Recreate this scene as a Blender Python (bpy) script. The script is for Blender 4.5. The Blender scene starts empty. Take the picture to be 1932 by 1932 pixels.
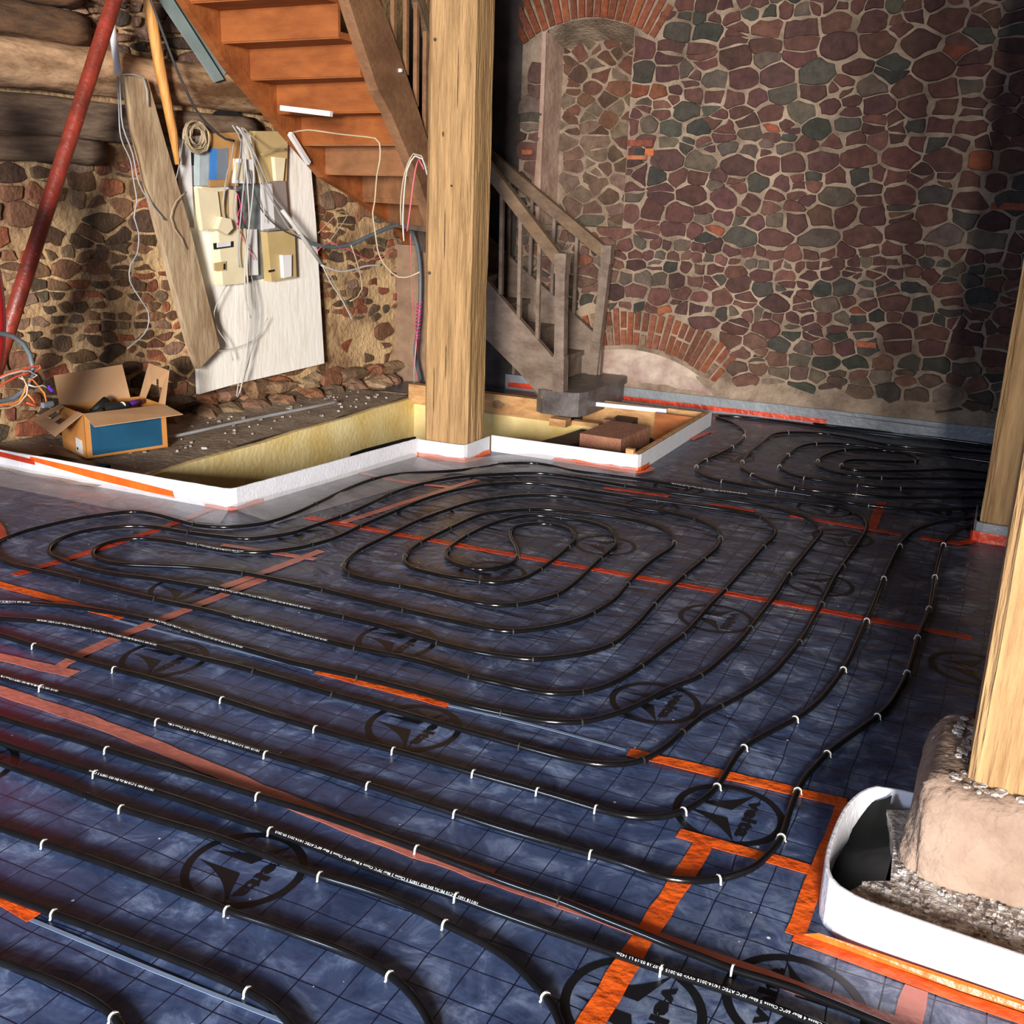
import bpy, bmesh, math, random
from mathutils import Vector, Matrix
PI = math.pi
C = bpy.context.scene.collection
S = bpy.context.scene

# ---------------------------------------------------------------- camera
cam_d = bpy.data.cameras.new('camera')
cam = bpy.data.objects.new('camera', cam_d)
C.objects.link(cam)
cam_d.sensor_fit = 'HORIZONTAL'
cam_d.sensor_width = 36.0
cam_d.lens = 36.0 * 1994.41 / 1932.0
cam_d.clip_start = 0.05
cam.matrix_world = Matrix(((0.9006, -0.1533, 0.4067, 0.0), (0.4334, 0.2445, -0.8674, 0.0),
                           (0.0335, 0.9575, 0.2866, 1.5774), (0, 0, 0, 1)))
S.camera = cam
# ---------------------------------------------------------------- world, daylight, exposure
S.view_settings.view_transform = 'Standard'
S.view_settings.look = 'None'
S.view_settings.gamma = 1.0
S.view_settings.use_curve_mapping = False
S.view_settings.exposure = 0.88
world = bpy.data.worlds.new('World')
S.world = world
world.use_nodes = True
world.node_tree.nodes['Background'].inputs[0].default_value = (0.8, 0.86, 1.0, 1)
world.node_tree.nodes['Background'].inputs[1].default_value = 0.35
def area(name, loc, target, sx, sy, power, col):
    d = bpy.data.lights.new(name, 'AREA')
    d.shape = 'RECTANGLE'; d.size = sx; d.size_y = sy; d.energy = power; d.color = col
    o = bpy.data.objects.new(name, d); C.objects.link(o)
    o.location = loc
    o.rotation_euler = (Vector(target) - Vector(loc)).to_track_quat('-Z', 'Y').to_euler()
    return o
# daylight entering by the wide gate behind the camera
area('gate_daylight', (2.7, -9.0, 2.5), (-2.6, 6.0, 0.6), 1.9, 2.6, 2600, (1.0, 0.93, 0.84))
area('fill_daylight', (-2.9, -2.9, 1.55), (-2.4, 2.5, 0.0), 0.9, 1.1, 110, (0.60, 0.74, 1.0))  # unseen bluish fill lamp, added to brighten the left foreground floor

# ---------------------------------------------------------------- materials
def mat(name, col, rough=0.7, col2=None, nscale=6.0, stretch=(1, 1, 1), bump=0.0, bscale=None, metallic=0.0,
        spec=0.5, specks=None, detail=6.0, attr=None, contrast=(0.35, 0.65), coat=0.0, alpha=1.0):
    m = bpy.data.materials.new(name); m.use_nodes = True
    nt = m.node_tree; N = nt.nodes; L = nt.links
    b = N['Principled BSDF']
    b.inputs['Roughness'].default_value = rough
    b.inputs['Metallic'].default_value = metallic
    b.inputs['Specular IOR Level'].default_value = spec
    b.inputs['Coat Weight'].default_value = coat
    b.inputs['Alpha'].default_value = alpha
    tc = N.new('ShaderNodeTexCoord'); mp = N.new('ShaderNodeMapping')
    mp.inputs['Scale'].default_value = stretch
    L.new(tc.outputs['Object'], mp.inputs[0])
    n = N.new('ShaderNodeTexNoise'); n.inputs['Scale'].default_value = nscale; n.inputs['Detail'].default_value = detail
    n.inputs['Roughness'].default_value = 0.62
    L.new(mp.outputs[0], n.inputs['Vector'])
    r = N.new('ShaderNodeValToRGB'); r.color_ramp.elements[0].position = contrast[0]; r.color_ramp.elements[1].position = contrast[1]
    c2 = col2 or tuple(c * 0.72 for c in col)
    r.color_ramp.elements[0].color = (*c2, 1); r.color_ramp.elements[1].color = (*col, 1)
    L.new(n.outputs[0], r.inputs[0])
    out = r.outputs[0]
    if attr:
        at = N.new('ShaderNodeAttribute'); at.attribute_name = attr
        mx = N.new('ShaderNodeMix'); mx.data_type = 'RGBA'; mx.blend_type = 'MULTIPLY'; mx.inputs[0].default_value = 1
        L.new(r.outputs[0], mx.inputs[6]); L.new(at.outputs['Color'], mx.inputs[7]); out = mx.outputs[2]
    if specks:
        scol, dens, size = specks
        v = N.new('ShaderNodeTexVoronoi'); v.inputs['Scale'].default_value = dens
        L.new(tc.outputs['Object'], v.inputs['Vector'])
        cr = N.new('ShaderNodeMath'); cr.operation = 'LESS_THAN'; L.new(v.outputs['Distance'], cr.inputs[0])
        sp = N.new('ShaderNodeSeparateColor'); L.new(v.outputs['Color'], sp.inputs[0])
        pw = N.new('ShaderNodeMath'); pw.operation = 'POWER'; L.new(sp.outputs[0], pw.inputs[0]); pw.inputs[1].default_value = 6
        ml = N.new('ShaderNodeMath'); ml.operation = 'MULTIPLY'; L.new(pw.outputs[0], ml.inputs[0]); ml.inputs[1].default_value = size
        L.new(ml.outputs[0], cr.inputs[1])
        mx = N.new('ShaderNodeMix'); mx.data_type = 'RGBA'
        L.new(cr.outputs[0], mx.inputs[0]); L.new(out, mx.inputs[6]); mx.inputs[7].default_value = (*scol, 1); out = mx.outputs[2]
    L.new(out, b.inputs['Base Color'])
    if bump:
        n2 = N.new('ShaderNodeTexNoise'); n2.inputs['Scale'].default_value = bscale or nscale * 2; n2.inputs['Detail'].default_value = 8
        L.new(mp.outputs[0], n2.inputs['Vector'])
        bp = N.new('ShaderNodeBump'); bp.inputs['Strength'].default_value = min(1, bump); bp.inputs['Distance'].default_value = 0.01 * max(1, bump)
        L.new(n2.outputs[0], bp.inputs['Height']); L.new(bp.outputs[0], b.inputs['Normal'])
    return m
VZ = (9, 9, 0.7); VY = (9, 0.7, 9); VX = (0.7, 9, 9)
M = {}
M['mortar_back'] = mat('grey_beige_mortar', (0.34, 0.255, 0.185), 0.95, (0.13, 0.09, 0.062), 5, bump=1.5, bscale=40)
M['mortar_left'] = mat('yellow_lime_mortar', (0.66, 0.45, 0.235), 0.95, (0.19, 0.10, 0.05), 2.6, bump=2.0, bscale=26)
M['stone'] = mat('rubble_stone', (1.1, 1.1, 1.1), 0.88, (0.62, 0.6, 0.6), 14, bump=1.2, bscale=40, attr='Col')
M['brick'] = mat('fired_brick', (1.1, 1.1, 1.1), 0.9, (0.6, 0.55, 0.55), 22, bump=1.0, bscale=60, attr='Col')
M['plaster_pale'] = mat('pale_lime_plaster', (0.52, 0.42, 0.34), 0.95, (0.27, 0.17, 0.15), 4.5, bump=1.5, bscale=14)
M['plaster_dark'] = mat('dark_plaster', (0.075, 0.06, 0.055), 0.95, (0.018, 0.015, 0.015), 3, bump=1, bscale=20)
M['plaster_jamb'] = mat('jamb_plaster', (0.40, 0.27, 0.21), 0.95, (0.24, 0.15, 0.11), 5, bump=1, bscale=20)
M['plaster_pier'] = mat('brown_pier_plaster', (0.30, 0.19, 0.12), 0.95, (0.18, 0.11, 0.07), 5, bump=1, bscale=20)
M['post_wood'] = mat('old_pine_post', (0.44, 0.27, 0.125), 0.8, (0.21, 0.12, 0.052), 2.4, VZ, bump=1.4, bscale=9, contrast=(0.3, 0.62), spec=0.25)
M['log_wood'] = mat('peeled_log', (0.52, 0.33, 0.19), 0.8, (0.12, 0.055, 0.022), 2.6, (1.6, 0.7, 2.4), bump=2, bscale=9, contrast=(0.38, 0.6))
M['dark_beam'] = mat('dark_beam', (0.17, 0.085, 0.04), 0.85, (0.035, 0.02, 0.012), 2.6, (3, 0.7, 3), bump=2, bscale=9)
M['grey_beam'] = mat('grey_brown_beam', (0.22, 0.15, 0.10), 0.85, (0.08, 0.05, 0.035), 3, (5, 0.6, 5), bump=1.6, bscale=9)
M['stair_orange'] = mat('orange_stained_wood', (0.36, 0.115, 0.032), 0.6, (0.21, 0.06, 0.018), 1.8, (1.2, 4, 4), bump=0.4, bscale=9, spec=0.25)
M['stair_mid'] = mat('brown_orange_wood', (0.36, 0.165, 0.075), 0.6, (0.22, 0.10, 0.045), 1.8, (1.2, 4, 4), bump=0.4, bscale=9, spec=0.25)
M['rail'] = mat('grey_brown_rail', (0.19, 0.12, 0.07), 0.5, (0.11, 0.07, 0.045), 3, (2, 4, 4), bump=0.5, bscale=12)
M['stair_brown'] = mat('brown_stained_wood', (0.30, 0.155, 0.075), 0.6, (0.17, 0.08, 0.04), 1.6, (3, 1.5, 3), bump=0.6, bscale=12)
M['stair_grey'] = mat('dusty_stair_wood', (0.22, 0.165, 0.13), 0.6, (0.12, 0.08, 0.06), 2.4, (2, 4, 4), bump=0.7, bscale=12)
M['step_grey'] = mat('worn_grey_step', (0.15, 0.13, 0.125), 0.42, (0.06, 0.05, 0.05), 5, bump=1.0, bscale=14)
M['plank'] = mat('weathered_plank', (0.44, 0.33, 0.21), 0.8, (0.25, 0.16, 0.09), 3, (6, 3, 0.8), bump=1, bscale=9)
M['yellow_wood'] = mat('yellow_pine_pole', (0.72, 0.37, 0.10), 0.6, (0.48, 0.20, 0.05), 3, VZ, bump=0.6, bscale=9)
M['batten'] = mat('fresh_batten', (0.62, 0.36, 0.15), 0.7, (0.36, 0.17, 0.06), 3, (2, 3, 6), bump=0.6, bscale=14)
M['white_board'] = mat('whitewashed_board', (0.90, 0.88, 0.84), 0.6, (0.82, 0.77, 0.69), 4, (8, 3, 0.8), bump=0.4, bscale=10, contrast=(0.3, 0.5))
M['foam'] = mat('white_edge_foam', (0.66, 0.67, 0.73), 0.6, (0.60, 0.60, 0.67), 12, bump=0.3, bscale=60)
M['foam_grey'] = mat('grey_edge_foam', (0.22, 0.24, 0.26), 0.4, (0.17, 0.18, 0.20), 10, bump=0.5, bscale=30)
M['tape'] = mat('orange_tape', (0.80, 0.125, 0.014), 0.34, (0.60, 0.07, 0.008), 7, bump=0.8, bscale=30, contrast=(0.3, 0.6))
M['tape_red'] = mat('red_orange_tape', (0.62, 0.055, 0.012), 0.35, (0.36, 0.028, 0.01), 7, bump=0.8, bscale=30)
M['tape_pink'] = mat('pink_orange_tape_under_film', (0.60, 0.19, 0.13), 0.3, (0.40, 0.12, 0.10), 5, bump=0.3, bscale=30)
M['pipe'] = mat('black_pe_pipe', (0.006, 0.006, 0.007), 0.13, (0.004, 0.004, 0.005), 20, spec=0.4)
M['print'] = mat('white_print', (0.75, 0.8, 0.85), 0.5)
M['ink'] = mat('black_ink', (0.008, 0.009, 0.012), 0.35)
M['clip_white'] = mat('white_clip_plastic', (0.85, 0.85, 0.82), 0.3)
M['clip_shaded'] = mat('shaded_clip_plastic', (0.025, 0.024, 0.022), 0.5)  # white clip plastic again, with the shade painted into its colour
M['insul'] = mat('yellow_insulation', (0.92, 0.77, 0.40), 0.85, (0.74, 0.53, 0.17), 2.5, bump=0.5, bscale=30)
M['ledge'] = mat('dusty_brown_ledge', (0.34, 0.265, 0.19), 0.9, (0.17, 0.12, 0.085), 5, bump=1.2, bscale=30, specks=((0.55, 0.45, 0.36), 22, 0.3))
M['debris'] = mat('crushed_mortar_debris', (0.80, 0.76, 0.73), 0.95, (0.26, 0.19, 0.15), 24, bump=3, bscale=70, specks=((0.85, 0.84, 0.83), 90, 0.6))
M['plinth'] = mat('sandstone_plinth', (0.30, 0.215, 0.165), 0.92, (0.19, 0.125, 0.09), 5, bump=1.6, bscale=28, specks=((0.75, 0.72, 0.68), 24, 0.16))
M['plinth_dirty'] = M['plinth']
M['black_film'] = mat('black_plastic_film', (0.003, 0.004, 0.004), 0.42, spec=0.12)
M['card'] = mat('brown_cardboard', (0.50, 0.30, 0.16), 0.8, (0.44, 0.255, 0.13), 8)
M['card_out'] = mat('orange_brown_cardboard', (0.52, 0.23, 0.06), 0.7, (0.42, 0.17, 0.04), 5)
M['card_blue'] = mat('dark_blue_print', (0.008, 0.075, 0.15), 0.5, (0.006, 0.055, 0.12), 5)
M['paper'] = mat('white_paper', (0.72, 0.73, 0.74), 0.6)
M['red_steel'] = mat('red_painted_steel', (0.28, 0.035, 0.02), 0.45, (0.13, 0.02, 0.012), 7, bump=0.5, bscale=30, specks=((0.4, 0.28, 0.22), 60, 0.2))
M['red_hose'] = mat('red_hose', (0.75, 0.01, 0.03), 0.35)
M['zinc'] = mat('grey_zinc', (0.30, 0.38, 0.38), 0.45, (0.24, 0.30, 0.30), 6, metallic=0.2)
M['white_pl'] = mat('white_plastic', (0.80, 0.80, 0.82), 0.35, (0.7, 0.7, 0.72), 6)
M['cream_pl'] = mat('cream_plastic', (0.78, 0.70, 0.50), 0.45, (0.70, 0.61, 0.42), 6)
M['tan_pl'] = mat('tan_fibreboard', (0.52, 0.39, 0.19), 0.6, (0.46, 0.34, 0.15), 6)
M['orange_card'] = mat('orange_fibreboard', (0.52, 0.28, 0.10), 0.6)
M['greyblue'] = mat('grey_blue_metal', (0.42, 0.50, 0.54), 0.4)
M['silver'] = mat('silver_sheet', (0.6, 0.6, 0.62), 0.3, metallic=0.7)
M['grey_metal'] = mat('grey_back_plate', (0.22, 0.25, 0.25), 0.45, (0.13, 0.14, 0.15), 14, bump=0.6)
M['blue_label'] = mat('blue_label', (0.06, 0.26, 0.72), 0.5)
M['slate_label'] = mat('slate_label', (0.20, 0.24, 0.30), 0.5)
M['black'] = mat('black_matte', (0.012, 0.012, 0.012), 0.6)
M['w_beige'] = mat('beige_cable', (0.48, 0.38, 0.25), 0.5)
M['w_white'] = mat('white_cable', (0.58, 0.56, 0.54), 0.4)
M['w_grey'] = mat('grey_cable', (0.36, 0.37, 0.39), 0.4)
M['w_dark'] = mat('dark_cable', (0.05, 0.055, 0.06), 0.35)
M['w_slate'] = mat('slate_cable', (0.12, 0.15, 0.175), 0.4)
M['w_pink'] = mat('pink_cable', (0.75, 0.13, 0.19), 0.4)
M['w_red'] = mat('red_wire', (0.75, 0.09, 0.04), 0.4)
M['w_orange'] = mat('orange_wire', (0.85, 0.22, 0.04), 0.4)
M['w_magenta'] = mat('magenta_wire', (0.80, 0.03, 0.22), 0.4)
M['purple'] = mat('purple_plastic', (0.12, 0.03, 0.42), 0.4)
M['fired_block'] = mat('brown_brick_block', (0.36, 0.16, 0.09), 0.85, (0.26, 0.11, 0.07), 14, bump=1.2, bscale=50)
M['dark_slab'] = mat('dark_brown_slab', (0.085, 0.055, 0.035), 0.7, (0.05, 0.03, 0.02), 6, bump=0.8)
M['shell'] = mat('plain_room_shell', (0.16, 0.11, 0.08), 0.95, (0.10, 0.07, 0.05), 3)
M['pit'] = mat('pit_earth', (0.06, 0.045, 0.03), 0.95, (0.02, 0.015, 0.01), 6, bump=2)

def foil_material():
    m = bpy.data.materials.new('blue_grey_grid_foil'); m.use_nodes = True
    nt = m.node_tree; N = nt.nodes; L = nt.links; b = N['Principled BSDF']
    def node(t, **k):
        n = N.new(t)
        for a, v in k.items(): setattr(n, a, v)
        return n
    def link(a, bb): L.new(a, bb)
    def math_(op, a, bb=None, c=None):
        n = node('ShaderNodeMath', operation=op)
        for i, v in enumerate((a, bb, c)):
            if v is None: continue
            if isinstance(v, (int, float)): n.inputs[i].default_value = v
            else: link(v, n.inputs[i])
        return n.outputs[0]
    tc = node('ShaderNodeTexCoord')
    wn = node('ShaderNodeTexNoise'); wn.inputs['Scale'].default_value = 3.2; wn.inputs['Detail'].default_value = 2
    link(tc.outputs['Object'], wn.inputs['Vector'])
    wv = node('ShaderNodeVectorMath', operation='SUBTRACT'); link(wn.outputs['Color'], wv.inputs[0]); wv.inputs[1].default_value = (0.5, 0.5, 0.5)
    ws = node('ShaderNodeVectorMath', operation='SCALE'); link(wv.outputs[0], ws.inputs[0]); ws.inputs['Scale'].default_value = 0.035
    wa = node('ShaderNodeVectorMath', operation='ADD'); link(tc.outputs['Object'], wa.inputs[0]); link(ws.outputs[0], wa.inputs[1])
    sp = node('ShaderNodeSeparateXYZ'); link(wa.outputs[0], sp.inputs[0])
    x, y = sp.outputs[0], sp.outputs[1]
    # each sheet of foil has its own grid phase
    ph = 0.028
    for edge, d in ((1.36, 0.045), (1.97, -0.028), (2.17, 0.034), (2.71, -0.064), (4.16, 0.035)):
        ph = math_('ADD', math_('MULTIPLY', math_('GREATER_THAN', sp.outputs[1], edge), d), ph)
    fx = math_('FRACT', math_('MULTIPLY', math_('ADD', x, 20 - 0.055), 10.0))
    fy = math_('FRACT', math_('MULTIPLY', math_('ADD', math_('SUBTRACT', y, ph), 20.0), 10.0))
    dx = math_('ABSOLUTE', math_('SUBTRACT', fx, 0.5)); dy = math_('ABSOLUTE', math_('SUBTRACT', fy, 0.5))
    line = math_('MAXIMUM', math_('GREATER_THAN', dx, 0.484), math_('GREATER_THAN', dy, 0.482))
    # printed sheet colour with blotches of plaster dust
    n1 = node('ShaderNodeTexNoise'); n1.inputs['Scale'].default_value = 7.0; n1.inputs['Detail'].default_value = 9; n1.inputs['Roughness'].default_value = 0.68
    n1.inputs['Distortion'].default_value = 0.9
    link(tc.outputs['Object'], n1.inputs['Vector'])
    r1 = node('ShaderNodeValToRGB'); e = r1.color_ramp.elements
    e[0].position = 0.36; e[0].color = (0.028, 0.046, 0.108, 1); e[1].position = 0.68; e[1].color = (0.19, 0.25, 0.40, 1)
    e2 = e.new(0.52); e2.color = (0.056, 0.084, 0.178, 1)
    link(n1.outputs[0], r1.inputs[0])
    # the walked-on corner by the front post carries more dust
    g = node('ShaderNodeVectorMath', operation='DISTANCE'); link(tc.outputs['Object'], g.inputs[0]); g.inputs[1].default_value = (0.0, 1.75, 0)
    dust = math_('MULTIPLY', math_('SUBTRACT', 0.75, g.outputs['Value']), 1.7)
    dust = math_('MINIMUM', math_('MAXIMUM', dust, 0.0), 1.0)
    n2 = node('ShaderNodeTexNoise'); n2.inputs['Scale'].default_value = 16; n2.inputs['Detail'].default_value = 9; n2.inputs['Roughness'].default_value = 0.75
    n2.inputs['Distortion'].default_value = 1.5
    link(tc.outputs['Object'], n2.inputs['Vector'])
    r2 = node('ShaderNodeMapRange'); r2.inputs[1].default_value = 0.42; r2.inputs[2].default_value = 0.66; link(n2.outputs[0], r2.inputs[0])
    df = math_('MULTIPLY', math_('MULTIPLY', dust, r2.outputs[0]), 0.75)
    mx = node('ShaderNodeMix', data_type='RGBA'); link(df, mx.inputs[0]); link(r1.outputs[0], mx.inputs[6]); mx.inputs[7].default_value = (0.36, 0.43, 0.55, 1)
    # far foil greyed by clear film, with brown wall reflection painted into the tint
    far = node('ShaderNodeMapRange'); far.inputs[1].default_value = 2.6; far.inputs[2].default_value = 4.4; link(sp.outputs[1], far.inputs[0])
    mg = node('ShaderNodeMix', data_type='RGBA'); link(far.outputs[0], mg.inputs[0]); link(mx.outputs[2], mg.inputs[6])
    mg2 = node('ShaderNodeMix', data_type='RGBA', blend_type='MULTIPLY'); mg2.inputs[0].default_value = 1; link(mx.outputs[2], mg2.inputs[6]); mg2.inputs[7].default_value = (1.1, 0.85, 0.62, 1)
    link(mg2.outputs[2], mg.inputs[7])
    ml = node('ShaderNodeMix', data_type='RGBA'); link(line, ml.inputs[0]); link(mg.outputs[2], ml.inputs[6]); ml.inputs[7].default_value = (0.008, 0.011, 0.03, 1)
    # white crumbs of plaster
    v = node('ShaderNodeTexVoronoi'); v.inputs['Scale'].default_value = 20; link(tc.outputs['Object'], v.inputs['Vector'])
    sc = node('ShaderNodeSeparateColor'); link(v.outputs['Color'], sc.inputs[0])
    th = math_('MULTIPLY', math_('POWER', sc.outputs[0], 4.0), 0.085)
    sk = math_('LESS_THAN', v.outputs['Distance'], th)
    ms = node('ShaderNodeMix', data_type='RGBA'); link(sk, ms.inputs[0]); link(ml.outputs[2], ms.inputs[6]); ms.inputs[7].default_value = (0.75, 0.78, 0.82, 1)
    link(ms.outputs[2], b.inputs['Base Color'])
    # film gloss and wrinkles
    rr = node('ShaderNodeMapRange'); rr.inputs[1].default_value = 0.35; rr.inputs[2].default_value = 0.7; rr.inputs[3].default_value = 0.24; rr.inputs[4].default_value = 0.5
    link(n1.outputs[0], rr.inputs[0]); link(rr.outputs[0], b.inputs['Roughness'])
    mp = node('ShaderNodeMapping'); mp.inputs['Rotation'].default_value = (0, 0, 0.5); mp.inputs['Scale'].default_value = (1.0, 2.2, 1.0)
    link(tc.outputs['Object'], mp.inputs[0])
    n3 = node('ShaderNodeTexNoise'); n3.inputs['Scale'].default_value = 3.2; n3.inputs['Detail'].default_value = 3; n3.inputs['Distortion'].default_value = 1.2
    link(mp.outputs[0], n3.inputs['Vector'])
    fb = node('ShaderNodeMapRange'); fb.inputs[1].default_value = 2.0; fb.inputs[2].default_value = 4.2; fb.inputs[3].default_value = 0.22; fb.inputs[4].default_value = 1.0
    link(sp.outputs[1], fb.inputs[0])
    bp = node('ShaderNodeBump'); bp.inputs['Distance'].default_value = 0.02; link(fb.outputs[0], bp.inputs['Strength']); link(n3.outputs[0], bp.inputs['Height'])
    link(bp.outputs[0], b.inputs['Normal'])
    return m
M['foil'] = foil_material()

# ---------------------------------------------------------------- mesh helpers
class MB:
    def __init__(s): s.v = []; s.f = []; s.c = None
    def add(s, vs, fs, col=None):
        o = len(s.v); s.v += [tuple(p) for p in vs]; s.f += [tuple(i + o for i in f) for f in fs]
        if col is not None:
            if s.c is None: s.c = []
            s.c += [col] * len(vs)
        return s
    def box(s, lo, hi, bev=0.0):
        x0, y0, z0 = lo; x1, y1, z1 = hi
        if bev <= 0:
            vs = [(x0,y0,z0),(x1,y0,z0),(x1,y1,z0),(x0,y1,z0),(x0,y0,z1),(x1,y0,z1),(x1,y1,z1),(x0,y1,z1)]
            return s.add(vs, [(0,3,2,1),(4,5,6,7),(0,1,5,4),(1,2,6,5),(2,3,7,6),(3,0,4,7)])
        return s.prism([(x0+bev,y0),(x1-bev,y0),(x1,y0+bev),(x1,y1-bev),(x1-bev,y1),(x0+bev,y1),(x0,y1-bev),(x0,y0+bev)], z0, z1)
    def prism(s, poly, z0, z1):
        n = len(poly)
        return s.add([(x, y, z0) for x, y in poly] + [(x, y, z1) for x, y in poly],
                     [tuple(range(n - 1, -1, -1)), tuple(range(n, 2 * n))] + [(i, (i+1) % n, n + (i+1) % n, n + i) for i in range(n)])
    def slab(s, pts, off):
        # planar polygon pts (3D) extruded by vector off
        n = len(pts); off = Vector(off)
        return s.add([tuple(p) for p in pts] + [tuple(Vector(p) + off) for p in pts],
                     [tuple(range(n - 1, -1, -1)), tuple(range(n, 2 * n))] + [(i, (i+1) % n, n + (i+1) % n, n + i) for i in range(n)])
    def bar(s, a, b, w, h, up=(0, 0, 1)):
        a = Vector(a); b = Vector(b); d = (b - a).normalized(); up = Vector(up)
        sx = d.cross(up)
        if sx.length < 1e-4: sx = d.cross(Vector((1, 0, 0)))
        sx.normalize(); uy = sx.cross(d).normalized()
        vs = []
        for p in (a, b):
            for i, j in ((-1, -1), (1, -1), (1, 1), (-1, 1)): vs.append(p + sx * (i * w / 2) + uy * (j * h / 2))
        return s.add(vs, [(0,1,2,3),(7,6,5,4),(0,4,5,1),(1,5,6,2),(2,6,7,3),(3,7,4,0)])
    def tube(s, pts, r, n=8, radii=None):
        P = [Vector(p) for p in pts]; m = len(P); rings = []
        t0 = (P[1] - P[0]).normalized(); ref = Vector((0, 0, 1)) if abs(t0.z) < 0.9 else Vector((1, 0, 0))
        u = t0.cross(ref).normalized()
        for i in range(m):
            t = (P[min(i+1, m-1)] - P[max(i-1, 0)]).normalized()
            u = (u - t * u.dot(t)).normalized(); w = t.cross(u)
            rr = radii[i] if radii else r
            rings.append([P[i] + u * (rr * math.cos(2*PI*k/n)) + w * (rr * math.sin(2*PI*k/n)) for k in range(n)])
        vs = [p for ring in rings for p in ring]
        fs = [(i*n+k, i*n+(k+1) % n, (i+1)*n+(k+1) % n, (i+1)*n+k) for i in range(m-1) for k in range(n)]
        fs += [tuple(range(n-1, -1, -1)), tuple((m-1)*n + k for k in range(n))]
        return s.add(vs, fs)
    def ribbon(s, pts, w, z):
        # flat tape along the floor
        P = [Vector((p[0], p[1], 0)) for p in pts]; m = len(P); vs = []
        for i in range(m):
            t = (P[min(i+1, m-1)] - P[max(i-1, 0)]).normalized(); nn = Vector((-t.y, t.x, 0))
            k = w[i] if isinstance(w, (list, tuple)) else w
            for sd in (1, -1):
                q = P[i] + nn * (sd * k / 2); vs.append((q.x, q.y, z + 0.0006)); vs.append((q.x, q.y, z - 0.0006))
        fs = [(0, 1, 3, 2), (4*m-4, 4*m-2, 4*m-1, 4*m-3)]
        for i in range(m-1):
            a = 4*i; b = a + 4
            fs += [(a, a+2, b+2, b), (a+1, b+1, b+3, a+3), (a, b, b+1, a+1), (a+2, a+3, b+3, b+2)]
        return s.add(vs, fs)
    def build(s, name, m, parent=None, smooth=False, base=(0, 0, 0)):
        me = bpy.data.meshes.new(name); me.from_pydata(s.v, [], s.f); me.materials.append(m if not isinstance(m, str) else M[m])
        if s.c:
            a = me.color_attributes.new('Col', 'FLOAT_COLOR', 'POINT')
            for i, c in enumerate(s.c): a.data[i].color = (*c, 1)
        bm = bmesh.new(); bm.from_mesh(me); bmesh.ops.recalc_face_normals(bm, faces=bm.faces); bm.to_mesh(me); bm.free()
        if smooth:
            for p in me.polygons: p.use_smooth = True
        o = bpy.data.objects.new(name, me); C.objects.link(o)
        if parent is not None:
            o.parent = parent; w = parent.matrix_basis.translation
            if parent.parent: w = w + parent.parent.matrix_basis.translation
            o.location = (-w.x, -w.y, -w.z)
        return o
def tag(o, label, cat, group=None, kind=None):
    o['label'] = label; o['category'] = cat
    if group: o['group'] = group
    if kind: o['kind'] = kind
    return o
def struct(o): o['kind'] = 'structure'; return o
def empty(name, loc, label, cat, group=None):
    o = bpy.data.objects.new(name, None); C.objects.link(o); o.location = loc; o.empty_display_size = 0.1
    return tag(o, label, cat, group)
def smooth_path(pts, step=0.02, closed=False):
    # Catmull-Rom (centripetal-like) resample
    P = [Vector(p) for p in pts]; out = []
    n = len(P)
    for i in range(n - 1):
        p0 = P[max(i-1, 0)]; p1 = P[i]; p2 = P[i+1]; p3 = P[min(i+2, n-1)]
        L = (p2 - p1).length; k = max(1, int(L / step))
        m1 = (p2 - p0) * 0.5; m2 = (p3 - p1) * 0.5
        if m1.length > L * 1.2: m1 = m1.normalized() * L * 1.2
        if m2.length > L * 1.2: m2 = m2.normalized() * L * 1.2
        for j in range(k):
            t = j / k; t2 = t*t; t3 = t2*t
            out.append(p1*(2*t3-3*t2+1) + m1*(t3-2*t2+t) + p2*(-2*t3+3*t2) + m2*(t3-t2))
    out.append(P[-1])
    return out
def relax(P, it=2):
    for _ in range(it): P = [P[0]] + [(P[i-1] + P[i]*2 + P[i+1]) / 4 for i in range(1, len(P)-1)] + [P[-1]]
    return P

# ---------------------------------------------------------------- masonry
def clip_poly(poly, a, b, c):
    # keep a*x+b*y<=c
    out = []
    n = len(poly)
    for i in range(n):
        p = poly[i]; q = poly[(i+1) % n]
        dp = a*p[0]+b*p[1]-c; dq = a*q[0]+b*q[1]-c
        if dp <= 0: out.append(p)
        if dp * dq < 0:
            t = dp / (dp - dq); out.append((p[0]+(q[0]-p[0])*t, p[1]+(q[1]-p[1])*t))
    return out
def coursed(rng, box, hs, wr, aspect, warp=0.03):
    u0, v0, u1, v1 = box; out = []; v = v0 - .05; ph = [rng.uniform(0, 6) for _ in range(3)]
    while v < v1 + .1:
        h = rng.choice(hs) * rng.uniform(.8, 1.25); u = u0 - .2 + rng.uniform(0, .1)
        while u < u1 + .2:
            w = h * rng.uniform(*wr)
            if h < .06: w *= 1.35
            vc = v + h/2 + warp*(math.sin(u*1.9+ph[0]) + .6*math.sin(u*4.3+ph[1]+v*2))
            q = rng.random()
            if q < .22 and h > .08:
                for k in (-.25, .25): out.append(((u+w/2+rng.uniform(-.15, .15)*w)/aspect, vc + k*h, h*.25))
            elif q < .30 and h > .08:
                for k in (-.28, 0, .28): out.append(((u+w/2+rng.uniform(-.3, .3)*w)/aspect, vc + k*h, h*.18))
            else: out.append(((u+w/2)/aspect + rng.uniform(-.1, .1)*h, vc + rng.uniform(-.12, .12)*h, min(h, w/aspect)*.5))
            u += w
        v += h
    return out
def chaikin(poly):
    out = []
    for i in range(len(poly)):
        p = poly[i]; q = poly[(i+1) % len(poly)]
        out += [(p[0]*.86+q[0]*.14, p[1]*.86+q[1]*.14), (p[0]*.14+q[0]*.86, p[1]*.14+q[1]*.86)]
    return out
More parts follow.
